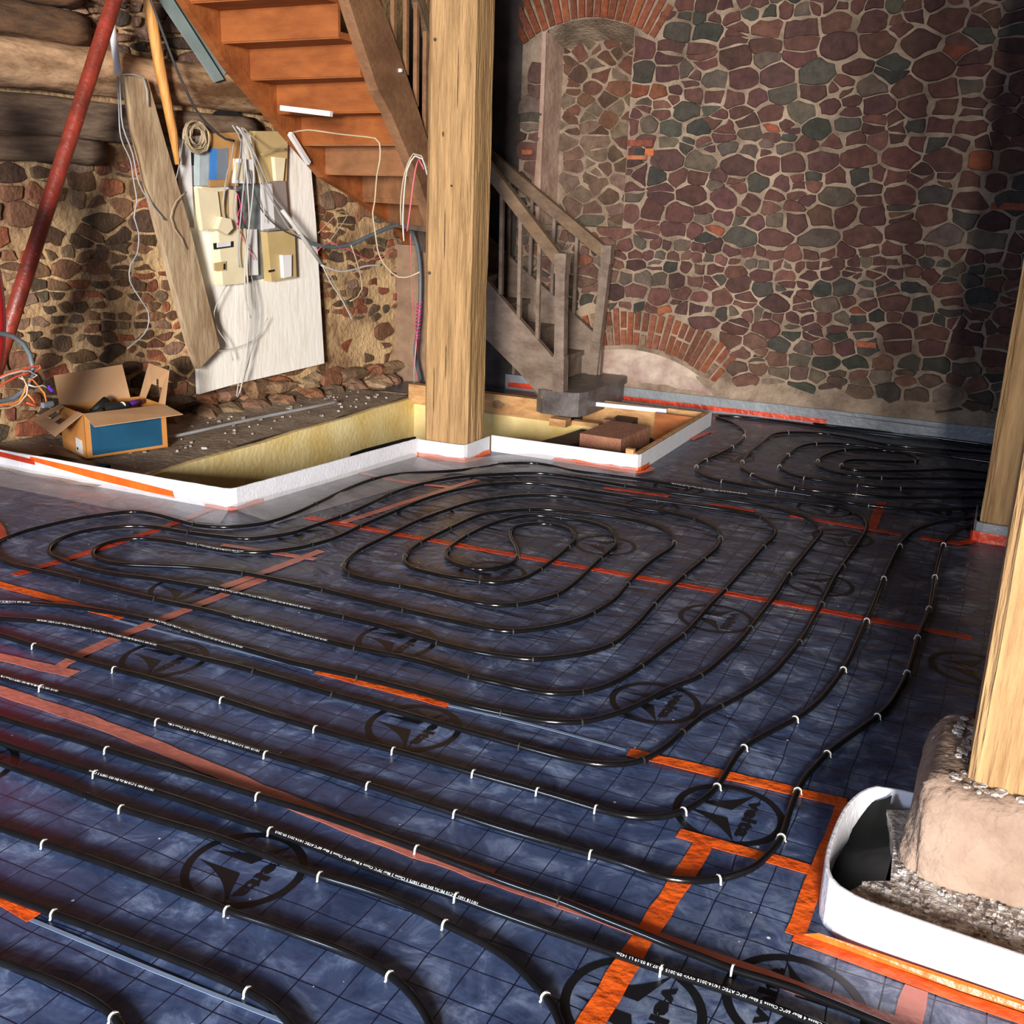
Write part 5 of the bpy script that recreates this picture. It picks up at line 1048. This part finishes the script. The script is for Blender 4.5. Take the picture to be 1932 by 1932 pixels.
# ---------------------------------------------------------------- cardboard box
B0 = Vector((-4.80, 4.36, .02)); U = Vector((.35, .937, 0)); W = Vector((-.937, .35, 0)); ZZ = Vector((0, 0, 1)); BL, BW, BH = .50, .34, .265
box = empty('cardboard_box', tuple(B0), 'open brown cardboard box with dark blue side panel on the ledge', 'box')
def bq(name, m, pts, off, parent=box):
    return MB().slab([tuple(B0 + U*u + W*w + ZZ*z) for u, w, z in pts], off).build(name, m, parent)
tN = tuple(W*.004); tU = tuple(U*.004)
carc = MB()
for pts, off in (([(0,0,0),(BL,0,0),(BL,0,BH),(0,0,BH)], tN), ([(0,BW,0),(BL,BW,0),(BL,BW,BH),(0,BW,BH)], tN), ([(0,0,0),(0,BW,0),(0,BW,BH),(0,0,BH)], tU), ([(BL,0,0),(BL,BW,0),(BL,BW,BH),(BL,0,BH)], tU), ([(0,0,0),(BL,0,0),(BL,BW,0),(0,BW,0)], (0,0,.004))):
    carc.slab([tuple(B0 + U*u + W*w + ZZ*z) for u, w, z in pts], off)
carc.build('carton_body', 'card_out', box)
bq('blue_panel', 'card_blue', [(.035,0,.015),(BL-.03,0,.02),(BL-.03,0,BH-.005),(.035,0,BH-.02)], tuple(W*-.0015))
bq('address_label', 'paper', [(0,.05,.015),(0,.14,.02),(0,.14,.105),(0,.05,.10)], tuple(U*-.0015))
o = bq('label_print', 'black', [(0,.11,.03),(0,.13,.031),(0,.13,.048),(0,.11,.046)], tuple(U*-.0022))
bq('flap', 'card', [(0,0,BH),(BL,0,BH),(BL+.03,-.17,BH-.035),(-.01,-.17,BH-.045)], (0,0,.004))
bq('flap', 'card', [(-.0,BW,BH),(BL-.06,BW,BH),(BL-.07,BW+.06,BH+.20),(-.0,BW+.05,BH+.17)], tN)
bq('flap', 'card', [(BL,0,BH),(BL,.08,BH),(BL+.03,.085,BH+.09),(BL+.03,.13,BH+.09),(BL+.035,.135,BH+.135),(BL+.035,.17,BH+.135),(BL+.035,.175,BH+.09),(BL+.03,.23,BH+.095),(BL,.26,BH),(BL,BW,BH),(BL+.06,BW-.03,BH+.21),(BL+.06,.04,BH+.20)], tU)
for pts in ([(0,0,BH),(0,.075,BH),(-.17,.085,BH-.10),(-.19,.005,BH-.12)], [(0,.27,BH),(0,BW,BH),(-.17,BW+.01,BH-.07),(-.17,.27,BH-.08)], [(-.12,.08,BH-.075),(-.12,.28,BH-.06),(-.19,.28,BH-.09),(-.19,.08,BH-.12)], [(-.06,.16,BH-.035),(-.06,.20,BH-.033),(-.12,.20,BH-.065),(-.12,.16,BH-.07)]):
    pass
fl4 = MB()
for pts in ([(0,0,BH),(0,.08,BH),(-.17,.08,BH-.10),(-.17,.0,BH-.11)], [(0,.27,BH),(0,BW,BH),(-.17,BW,BH-.07),(-.17,.27,BH-.075)], [(-.11,.08,BH-.067),(-.11,.27,BH-.05),(-.17,.27,BH-.075),(-.17,.08,BH-.10)], [(-.06,.16,BH-.035),(-.06,.20,BH-.033),(-.11,.20,BH-.058),(-.11,.16,BH-.062)]):
    fl4.slab([tuple(B0 + U*u + W*w + ZZ*z) for u, w, z in pts], (0,0,.004))
fl4.build('flap', 'card', box)
# things lying in the box
def inbox(u, w, z): return tuple(B0 + U*u + W*w + ZZ*z)
tl = MB(); tl.tube([inbox(.10,.12,.20), inbox(.22,.18,.235), inbox(.34,.14,.25)], .045, 10, [.03,.05,.03]); tl.tube([inbox(.15,.22,.22), inbox(.25,.25,.28)], .03, 8); tl.tube([inbox(.06,.2,.2), inbox(.16,.1,.25)], .022, 8)
o = tl.build('black_tool', 'black', smooth=True); tag(o, 'black power tool lying in the cardboard box', 'tool')
o = MB().tube([inbox(.30,.14,.262), inbox(.44,.20,.262)], .017, 12).build('purple_tube', 'purple', smooth=True); tag(o, 'purple cartridge sticking out of the cardboard box', 'cartridge')
o = MB().tube([inbox(.296,.138,.262), inbox(.304,.142,.262)], .022, 12).build('cartridge_cap', 'white_pl', bpy.data.objects['purple_tube'], smooth=True)
o = MB().tube([inbox(.10,.1,.0), inbox(.3,.2,.02)], .05, 8).build('black_pouch', 'black'); tag(o, 'black pouch at the bottom of the cardboard box', 'bag')

# ---------------------------------------------------------------- poles, plank and channel at the left wall
o = MB().tube([(-4.767,4.888,2.711),(-4.781,4.796,2.536),(-4.883,4.111,1.048),(-4.927,3.818,0.411)], .042, 14).build('steel_prop', 'red_steel', smooth=True); tag(o, 'long red painted steel prop leaning at the upper left', 'prop')
o = MB().tube([(-5.006,4.96,2.682),(-5.003,4.978,2.575),(-4.999,5.008,2.179)], .021, 12).build('white_conduit', 'white_pl', smooth=True); tag(o, 'white plastic conduit hanging behind the red steel prop', 'conduit')
pk = MB(); pk.slab([(-5.067,5.085,2.191),(-5.043,5.244,2.178),(-5.028,5.348,1.818),(-5.006,5.49,1.354),(-4.975,5.7,0.51),(-5.003,5.517,0.384),(-5.01,5.464,0.515),(-5.041,5.262,1.305),(-5.06,5.132,1.867)], (.045,.0,0)); o = pk.build('leaning_plank', 'plank'); tag(o, 'weathered grey plank leaning against the left side of the cabinet board', 'plank')
o = MB().tube([(-4.999,5.274,2.737),(-4.997,5.288,2.624),(-4.989,5.338,2.277),(-4.978,5.412,1.885),(-4.975,5.435,1.696)], .034, 10, [.034,.034,.034,.028,.016]).build('wood_pole', 'yellow_wood', smooth=True); tag(o, 'yellow pine pole between the weathered plank and the coiled cable', 'pole')
ch = empty('steel_channel', [(-4.97,5.866,2.241)][0], 'grey metal channel rail leaning beside the stair stringer at the top', 'rail')
MB().slab([(-5.028,5.348,2.693),(-5.012,5.453,2.71),(-4.95,5.868,2.241),(-4.961,5.793,2.217)], (.012,0,0)).build('channel_flange', 'zinc', ch)
MB().slab([(-4.969,5.47,2.711),(-4.95,5.598,2.732),(-4.904,5.907,2.328),(-4.913,5.848,2.293)], (.012,0,0)).build('channel_flange', 'zinc', ch)
MB().slab([(-5.059,5.476,2.716),(-5.042,5.587,2.734),(-4.986,5.957,2.309),(-4.996,5.896,2.244)], (.012,0,0)).build('channel_web', 'zinc', ch)

# ---------------------------------------------------------------- electrical cabinet board
ebd = empty('electrical_board', [(-5.057,5.952,0.17)][0], 'whitewashed board carrying old meter boxes and fuse boxes on the left wall', 'electrical board')
def eb(name, m, pts, th, parent=None):
    return MB().slab(pts, (th, 0, 0)).build(name, m, parent or ebd)
eb('back_board', 'white_board', [(-5.113,5.649,1.873),(-5.052,6.053,1.925),(-5.065,5.965,0.21),(-5.113,5.646,0.179),(-5.112,5.653,0.558),(-5.121,5.594,1.264),(-5.121,5.594,1.634)], .03)
eb('back_board', 'white_board', [(-5.049,6.06,1.925),(-4.97,6.585,1.952),(-4.959,6.661,1.873),(-4.943,6.763,1.741),(-4.937,6.806,1.331),(-4.928,6.869,0.262),(-5.063,5.968,0.21)], .03)
eb('trunking', 'white_pl', [(-5.086,5.593,1.857),(-5.078,5.644,1.86),(-5.079,5.641,1.3),(-5.089,5.57,1.334),(-5.091,5.557,1.633)], .03)
eb('metal_panel', 'greyblue', [(-5.07,5.703,1.844),(-5.058,5.781,1.848),(-5.062,5.755,1.572),(-5.073,5.68,1.571)], .05)
eb('gap_shade', 'black', [(-5.081,5.647,1.86),(-5.072,5.707,1.863),(-5.074,5.696,1.698),(-5.082,5.64,1.696)], .006)  # black slab painted in for the shade between trunking and panel
eb('meter_panel', 'orange_card', [(-5.056,5.793,1.902),(-5.02,6.036,1.927),(-5.024,6.008,1.579),(-5.061,5.759,1.566)], .055)
eb('blue_label', 'blue_label', [(-5.002,5.775,1.815),(-4.993,5.832,1.808),(-4.996,5.816,1.609),(-5.005,5.754,1.611)], .003)
eb('slate_label', 'slate_label', [(-4.993,5.832,1.808),(-4.979,5.927,1.82),(-4.982,5.907,1.619),(-4.996,5.816,1.609)], .003)
eb('fibre_panel', 'tan_pl', [(-4.998,6.177,1.943),(-4.952,6.488,1.96),(-4.956,6.459,1.609),(-4.979,6.307,1.601),(-5.001,6.161,1.601)], .05)
eb('junction_box', 'cream_pl', [(-4.925,6.313,1.781),(-4.909,6.418,1.778),(-4.913,6.391,1.623),(-4.923,6.326,1.621)], .03)
eb('switch_box', 'white_pl', [(-5.029,5.972,1.754),(-5.009,6.106,1.753),(-5.008,6.113,1.596),(-5.033,5.949,1.595)], .10)
eb('switch_cover', 'cream_pl', [(-4.934,5.932,1.73),(-4.925,5.997,1.729),(-4.925,5.991,1.612),(-4.935,5.926,1.617)], .01)
mt = eb('meter_box', 'cream_pl', [(-5.074,5.671,1.564),(-5.03,5.965,1.55),(-5.03,5.964,1.284),(-5.07,5.701,1.282)], .08)
eb('meter_cover', 'cream_pl', [(-5.003,5.606,1.557),(-4.978,5.77,1.538),(-4.976,5.788,1.378),(-4.981,5.756,1.292),(-4.999,5.632,1.293)], .03, mt)
eb('meter_side', 'tan_pl', [(-4.976,5.784,1.535),(-4.962,5.878,1.544),(-4.963,5.874,1.295),(-4.976,5.787,1.371)], .008, mt)
jb_ = eb('junction_box', 'cream_pl', [(-4.947,5.754,1.376),(-4.936,5.83,1.362),(-4.933,5.845,1.303),(-4.941,5.792,1.262),(-4.953,5.714,1.297)], .04)
fb_ = eb('fuse_box', 'cream_pl', [(-5.056,5.79,1.285),(-5.02,6.031,1.298),(-5.019,6.04,0.929),(-5.053,5.814,0.921)], .08)
eb('fuse_window', 'black', [(-4.983,5.741,1.203),(-4.957,5.916,1.214),(-4.957,5.914,1.175),(-4.982,5.743,1.161)], .003, fb_)
eb('fuse_switch', 'paper', [(-4.975,5.77,1.206),(-4.958,5.885,1.214),(-4.959,5.883,1.183),(-4.976,5.768,1.174)], .006, fb_)
eb('fuse_switch', 'tan_pl', [(-4.984,5.734,1.071),(-4.969,5.834,1.082),(-4.969,5.831,1.021),(-4.984,5.735,1.021)], .012, fb_)
eb('fuse_window', 'black', [(-4.972,5.81,1.068),(-4.969,5.828,1.068),(-4.969,5.826,1.029),(-4.972,5.807,1.026)], .012, fb_)
eb('back_plate', 'grey_metal', [(-5.029,5.972,1.592),(-4.987,6.253,1.607),(-4.988,6.248,0.942),(-5.019,6.04,0.925),(-5.02,6.031,1.298),(-5.031,5.96,1.298)], .012)
eb('cable_duct', 'white_pl', [(-5.005,6.034,1.291),(-4.988,6.149,1.291),(-4.988,6.149,0.976),(-5.005,6.032,0.977)], .05)
eb('distribution_box', 'silver', [(-4.987,6.253,1.611),(-4.961,6.429,1.623),(-4.957,6.452,1.296),(-4.988,6.248,1.275)], .07)
eb('box_cover', 'white_pl', [(-4.926,6.187,1.593),(-4.91,6.291,1.603),(-4.908,6.308,1.299),(-4.927,6.178,1.286)], .006)
fb2 = eb('fuse_cabinet', 'tan_pl', [(-4.989,6.238,1.271),(-4.949,6.503,1.284),(-4.948,6.512,0.946),(-4.985,6.267,0.926)], .07)
eb('fuse_window', 'black', [(-4.919,6.235,1.006),(-4.91,6.296,1.011),(-4.91,6.296,0.997),(-4.918,6.24,0.991)], .003, fb2)
eb('white_socket', 'white_pl', [(-4.902,6.346,1.111),(-4.889,6.435,1.112),(-4.89,6.429,0.957),(-4.901,6.356,0.949)], .03, fb2)
for k, q in enumerate([(-4.979,5.572,1.455),(-4.954,5.74,1.061),(-4.929,5.904,0.658),(-4.843,6.483,1.337)]):
    pass
def cable(pts, r, m, label, cat='cable', group=None, name='cable', step=.04, parent=None):
    if r < .0075: r *= .78
    o = MB().tube(smooth_path(pts, step), r, 7).build(name, m, parent, smooth=True)
    if parent is None: tag(o, label, cat, group)
    return o
cable([(-4.919,5.21,2.665),(-4.916,5.224,2.611),(-4.904,5.307,2.414),(-4.891,5.392,2.23),(-4.873,5.515,2.027),(-4.855,5.634,1.922),(-4.839,5.739,1.867),(-4.828,5.813,1.859)], .008, 'w_dark', 'dark cable hanging from the upper left down to the cabinet board')
# coil of spare cable
r_ = random.Random(12); cc = [(-4.987,5.618,1.875)][0]; P = []
for k in range(190):
    t = k*.34; R = .085 + .022*math.sin(k*.11) + r_.uniform(-.006, .006)
    P.append((cc[0] + .018*math.sin(k*.21) + .01, cc[1] + R*math.cos(t)*(1+.12*math.sin(k*.05)), cc[2] + R*.92*math.sin(t) + .01*math.sin(k*.13)))
o = MB().tube(smooth_path(P, .02), .0055, 6).build('cable_coil', 'w_beige', smooth=True); tag(o, 'tangled beige cable coil hanging at the top left of the cabinet board', 'cable coil')
BUN = [
 ('w_grey', .0065, [(-4.906,5.892,1.962),(-4.899,5.939,1.912),(-4.891,5.991,1.753),(-4.894,5.974,1.599),(-4.901,5.928,1.339),(-4.905,5.9,1.164),(-4.904,5.907,1.04)]),
 ('w_white', .006, [(-4.892,5.918,1.957),(-4.882,5.987,1.882),(-4.873,6.046,1.756),(-4.873,6.047,1.584),(-4.881,5.995,1.304),(-4.885,5.964,1.056),(-4.885,5.967,0.912),(-4.885,5.965,0.693),(-4.893,5.915,0.363),(-4.902,5.852,0.175)]),
 ('w_grey', .006, [(-4.881,5.925,1.951),(-4.87,6.003,1.862),(-4.861,6.062,1.723),(-4.852,6.123,1.593),(-4.835,6.234,1.447),(-4.817,6.354,1.303),(-4.796,6.492,1.22)]),
 ('w_grey', .0065, [(-4.869,5.938,1.952),(-4.855,6.037,1.807),(-4.841,6.124,1.656),(-4.832,6.187,1.535),(-4.818,6.282,1.441),(-4.797,6.42,1.303),(-4.774,6.575,1.152)]),
 ('w_beige', .006, [(-4.876,5.962,1.95),(-4.858,6.083,1.877),(-4.843,6.177,1.838),(-4.825,6.299,1.845),(-4.814,6.376,1.898)]),
 ('w_beige', .005, [(-4.878,6.144,1.788),(-4.861,6.257,1.825),(-4.843,6.382,1.838)]),
 ('w_white', .005, [(-4.876,6.026,1.924),(-4.871,6.057,1.791),(-4.864,6.106,1.62),(-4.86,6.131,1.446),(-4.859,6.141,1.339)]),
 ('w_grey', .0055, [(-4.904,5.906,1.877),(-4.909,5.871,1.748),(-4.916,5.83,1.645),(-4.919,5.806,1.544),(-4.922,5.785,1.407),(-4.917,5.821,1.322)]),
 ('w_beige', .005, [(-4.922,5.851,1.686),(-4.927,5.818,1.577),(-4.931,5.794,1.475),(-4.93,5.802,1.373)]),
 ('w_dark', .006, [(-4.886,6.025,1.686),(-4.879,6.073,1.515),(-4.867,6.154,1.392),(-4.845,6.299,1.295),(-4.822,6.452,1.238),(-4.806,6.557,1.207)]),
 ('w_grey', .0055, [(-4.887,5.955,1.88),(-4.89,5.934,1.751),(-4.896,5.894,1.597),(-4.901,5.861,1.408),(-4.897,5.889,1.322)]),
 ('w_white', .006, [(-4.883,5.982,1.787),(-4.881,5.995,1.583),(-4.88,5.997,1.339),(-4.886,5.96,1.163),(-4.889,5.942,0.985),(-4.889,5.939,0.841),(-4.883,5.98,0.692)]),
 ('w_magenta', .004, [(-4.925,5.901,1.579),(-4.919,5.943,1.512),(-4.916,5.962,1.425),(-4.911,5.99,1.338)]),
 ('w_magenta', .004, [(-4.91,6.001,1.547),(-4.915,5.968,1.46),(-4.921,5.927,1.373),(-4.919,5.942,1.303)]),
 ('w_pink', .004, [(-4.921,5.925,1.338),(-4.915,5.966,1.232),(-4.907,6.019,1.16),(-4.9,6.064,1.087)]),
 ('w_white', .0045, [(-4.956,5.83,0.923),(-4.965,5.766,0.847),(-4.974,5.709,0.744),(-4.97,5.73,0.634),(-4.958,5.817,0.517),(-4.951,5.858,0.402)]),
 ('w_white', .0045, [(-4.931,5.993,0.98),(-4.93,5.998,0.687),(-4.936,5.957,0.467),(-4.945,5.898,0.247),(-4.949,5.873,0.144)]),
 ('w_grey', .0045, [(-4.922,6.051,0.978),(-4.916,6.091,0.792),(-4.918,6.082,0.606),(-4.93,6.002,0.387),(-4.94,5.936,0.242),(-4.948,5.882,0.135)]),
 ('w_white', .004, [(-4.901,6.19,0.673),(-4.921,6.059,0.533),(-4.958,5.815,0.481),(-4.992,5.586,0.496),(-5.005,5.5,0.529),(-5.011,5.46,0.586)]),
 ('w_beige', .005, [(-4.932,5.456,1.53),(-4.945,5.37,1.471),(-4.952,5.322,1.373),(-4.949,5.342,1.308),(-4.941,5.395,1.242),(-4.936,5.424,1.176)]),
]
for i, (m_, rr, pts) in enumerate(BUN):
    cable(pts, rr, m_, ('%s cable in the tangle running down over the cabinet board' % {'w_grey': 'grey', 'w_white': 'white', 'w_beige': 'beige', 'w_dark': 'dark', 'w_magenta': 'thin magenta', 'w_pink': 'thin pink'}[m_]), group='%s cables on the cabinet board' % m_[2:])
cable([(-4.998,5.017,2.154),(-4.998,5.011,2.007),(-4.998,5.016,1.89),(-4.989,5.07,1.743),(-4.985,5.102,1.575),(-4.973,5.181,1.452),(-4.959,5.273,1.357)], .006, 'w_grey', 'grey cable leaving the white conduit and running over the weathered plank')
cable([(-5.017,5.021,2.169),(-5.018,5.014,2.008),(-5.018,5.014,1.83),(-5.01,5.067,1.712),(-5.008,5.083,1.59),(-5.006,5.096,1.466),(-5.01,5.069,1.372),(-5.006,5.096,1.277),(-5.009,5.071,1.15),(-5.017,5.02,1.087),(-5.019,5.008,0.991),(-5.01,5.066,0.891),(-5.001,5.129,0.788),(-5.003,5.113,0.689),(-5.013,5.045,0.628),(-5.027,4.955,0.577)], .0055, 'w_grey', 'long thin grey cable hanging down left of the weathered plank to the box')
cable([(-4.996,5.026,2.181),(-4.984,5.107,2.192),(-4.973,5.18,2.182),(-4.97,5.201,2.113),(-4.97,5.198,2.023)], .006, 'w_grey', 'short grey cable arching over the top of the weathered plank')
cable([(-4.967,5.487,1.852),(-4.971,5.458,1.729),(-4.98,5.403,1.535),(-4.972,5.456,1.405),(-4.967,5.489,1.206),(-4.965,5.497,1.071)], .004, 'w_grey', 'thin grey wire along the left edge of the cabinet board')
o = MB().tube([(-4.776,6.227,1.428),(-4.748,6.415,1.246),(-4.718,6.612,1.043)], .016, 10).build('white_hose', 'w_white', smooth=True); tag(o, 'thick white tube slanting off the right side of the cabinet board', 'conduit')
cable([(-4.752,6.389,1.269),(-4.736,6.492,1.201),(-4.704,6.709,1.167),(-4.674,6.908,1.179),(-4.638,7.147,1.246),(-4.605,7.363,1.305),(-4.581,7.524,1.321),(-4.566,7.629,1.275),(-4.553,7.712,1.131),(-4.548,7.748,0.917),(-4.548,7.745,0.657),(-4.553,7.713,0.439),(-4.556,7.694,0.263),(-4.545,7.768,0.03)], .016, 'w_slate', 'thick grey cable arching from the cabinet board to the centre post')
cable([(-4.214,5.62,1.903),(-4.102,5.62,1.919),(-3.87,5.62,1.897),(-3.615,5.62,1.875),(-3.585,5.62,1.848),(-3.582,5.62,1.759),(-3.604,5.62,1.669),(-3.62,5.62,1.516),(-3.635,5.62,1.454),(-3.617,5.62,1.331),(-3.591,5.62,1.207),(-3.534,5.62,1.131),(-3.451,5.62,1.08),(-3.365,5.62,1.091),(-3.302,5.62,1.12)], .0062, 'w_beige', 'beige cable looping under the stair and down towards the centre post')
cable([(-4.703,6.578,1.041),(-4.675,6.766,0.989),(-4.649,6.94,0.998),(-4.631,7.059,1.018),(-4.604,7.243,1.02)], .008, 'w_white', 'white cable leaving the thick white tube to the right')
cable([(-4.702,6.589,1.041),(-4.688,6.68,0.903),(-4.671,6.791,0.779),(-4.654,6.905,0.612)], .0065, 'w_white', 'white wire hanging down from the thick white tube')
cable([(-4.707,6.622,1.032),(-4.689,6.742,0.88),(-4.674,6.843,0.736),(-4.66,6.935,0.621)], .005, 'w_beige', 'beige wire hanging beside the white wire right of the cabinet board')
cable([(-4.718,6.549,1.136),(-4.708,6.615,1.184),(-4.691,6.726,1.198),(-4.681,6.793,1.15),(-4.67,6.867,1.157),(-4.659,6.942,1.116),(-4.63,7.133,1.063),(-4.607,7.287,1.091),(-4.588,7.414,1.138)], .005, 'w_pink', 'thin pink wire curling over the stones right of the cabinet board')
cable([(-4.656,6.896,1.18),(-4.647,6.953,1.069),(-4.64,6.999,0.948),(-4.638,7.016,0.847),(-4.645,6.967,0.789),(-4.658,6.878,0.762)], .007, 'w_beige', 'beige cable curving down over the stones between board and centre post')
cable([(-3.524,5.8,1.285),(-3.532,5.8,1.395),(-3.525,5.8,1.552),(-3.503,5.8,1.707),(-3.448,5.8,1.787),(-3.396,5.8,1.77),(-3.362,5.8,1.679)], .0065, 'w_white', 'white cable loop hanging beside the centre post')
cable([(-3.568,5.84,1.378),(-3.572,5.84,1.52),(-3.543,5.84,1.692),(-3.483,5.84,1.801),(-3.427,5.84,1.789),(-3.386,5.84,1.717)], .006, 'w_beige', 'beige cable loop hanging beside the centre post')
cable([(-3.477,5.76,1.347),(-3.455,5.76,1.492),(-3.427,5.76,1.677),(-3.398,5.76,1.768),(-3.361,5.76,1.709)], .006, 'w_pink', 'pink wire loop among the cables hanging beside the centre post')
cable([(-4.488,7.483,1.264),(-4.485,7.499,0.933),(-4.481,7.529,0.593),(-4.474,7.572,0.416),(-4.477,7.554,0.199),(-4.467,7.618,0.014)], .004, 'w_pink', 'thin pink wire hanging down to the pit left of the centre post')
P = [[(-4.534,7.71,0.747),(-4.536,7.694,0.354)][0]]; A_ = Vector([(-4.533,7.71,0.704)][0]); B_ = Vector([(-4.537,7.687,0.355)][0]); P = []
for k in range(120):
    q = A_.lerp(B_, k/119); P.append((q.x + .021*math.cos(k*.62), q.y + .021*math.sin(k*.62), q.z))
o = MB().tube(P, .0035, 5).build('wound_wire', 'w_magenta'); tag(o, 'magenta wire wound around the thick grey cable at the centre post', 'cable')
cable([(-4.506,7.626,0.408),(-4.511,7.594,0.146),(-4.507,7.617,-0.036),(-4.499,7.676,-0.249)], .006, 'w_grey', 'grey cable dropping into the pit left of the centre post')
cable([(-4.749,6.672,1.15),(-4.723,6.844,1.301),(-4.71,6.931,1.398),(-4.723,6.846,1.416),(-4.757,6.621,1.265)], .004, 'w_beige', 'thin beige wire bowing over the rubble right of the cabinet board')

# hanging cables and red hose at the left edge of the picture
cable([(-4.1,3.135,0.902),(-4.1,3.243,0.915),(-4.1,3.298,0.912),(-4.1,3.358,0.896),(-4.1,3.411,0.86),(-4.1,3.445,0.803),(-4.1,3.455,0.742),(-4.1,3.443,0.685),(-4.1,3.396,0.639),(-4.1,3.329,0.612),(-4.1,3.266,0.61),(-4.1,3.181,0.64),(-4.1,3.107,0.686)], .0115, 'w_slate', 'thick slate grey cable loop hanging in at the left edge')
o = MB().tube(smooth_path([(-4.3,2.823,2.09),(-4.3,2.938,1.873),(-4.3,3.065,1.658),(-4.3,3.21,1.47),(-4.3,3.308,1.336),(-4.3,3.352,1.196),(-4.3,3.361,1.054),(-4.3,3.354,0.931),(-4.3,3.331,0.817),(-4.3,3.288,0.7),(-4.3,3.207,0.565),(-4.3,3.071,0.442),(-4.3,2.858,0.365)], .05), .112, 16).build('red_hose', 'red_hose', smooth=True); tag(o, 'bright red corrugated-free hose arc cut by the left edge of the picture', 'hose')
o['label'] = 'thick bright red hose bending at the left edge of the picture'
WW = [('w_red', .005, [(-4.08,3.089,0.668),(-4.08,3.201,0.706),(-4.08,3.287,0.732),(-4.08,3.373,0.74),(-4.08,3.433,0.747),(-4.08,3.475,0.752),(-4.08,3.479,0.734),(-4.08,3.447,0.721),(-4.08,3.382,0.715)]), ('w_white', .005, [(-4.07,3.084,0.693),(-4.07,3.221,0.713),(-4.07,3.292,0.73),(-4.07,3.365,0.737),(-4.07,3.408,0.732),(-4.07,3.449,0.707),(-4.07,3.418,0.694),(-4.07,3.371,0.698),(-4.07,3.35,0.71)]),
      ('w_orange', .0055, [(-4.06,3.118,0.607),(-4.06,3.227,0.606),(-4.06,3.282,0.595),(-4.06,3.329,0.605),(-4.06,3.362,0.641),(-4.06,3.379,0.683),(-4.06,3.409,0.696),(-4.06,3.441,0.659),(-4.06,3.472,0.62),(-4.06,3.479,0.574)]), ('w_beige', .005, [(-4.05,3.109,0.598),(-4.05,3.217,0.59),(-4.05,3.261,0.585),(-4.05,3.319,0.595),(-4.05,3.364,0.63),(-4.05,3.374,0.665),(-4.05,3.36,0.696),(-4.05,3.346,0.722),(-4.05,3.37,0.734)]),
      ('w_red', .005, [(-4.04,3.11,0.669),(-4.04,3.192,0.676),(-4.04,3.25,0.703),(-4.04,3.309,0.721),(-4.04,3.367,0.73),(-4.04,3.389,0.723)]), ('w_white', .0045, [(-4.03,3.364,0.678),(-4.03,3.397,0.664),(-4.03,3.439,0.665),(-4.03,3.473,0.646)]), ('w_orange', .005, [(-4.05,3.37,0.631),(-4.05,3.391,0.609),(-4.05,3.411,0.578)]), ('w_red', .005, [(-4.03,3.343,0.599),(-4.03,3.382,0.58),(-4.03,3.399,0.58)])]
for m_, rr, pts in WW:
    cable(pts, rr, m_, '%s wire in the knot of thin wires hanging at the left edge' % {'w_red': 'red', 'w_white': 'white', 'w_orange': 'orange', 'w_beige': 'beige'}[m_], group='%s wires of the left knot' % m_[2:], name='wire')
o = MB().tube([(-4.03,3.471,0.653),(-4.03,3.49,0.633)], .009, 8).build('wire_nut', 'purple'); tag(o, 'small blue-violet wire connector on the knot of wires at the left edge', 'connector')
o = MB().tube([(-4.03,3.429,0.573),(-4.03,3.483,0.572)], .014, 8).build('wire_terminal', 'w_slate'); tag(o, 'grey terminal block at the end of the hanging wires above the box', 'connector')

o = MB().slab([(-3.375,4.95,.06),(-3.285,5.56,.06),(-3.285,5.56,.122),(-3.30,5.45,.128),(-3.36,5.1,.124),(-3.375,4.98,.118)], (-.004,0,0)).build('black_film', 'black_film'); tag(o, 'black film edge peeping over the pit edging left of the centre post', 'plastic film')
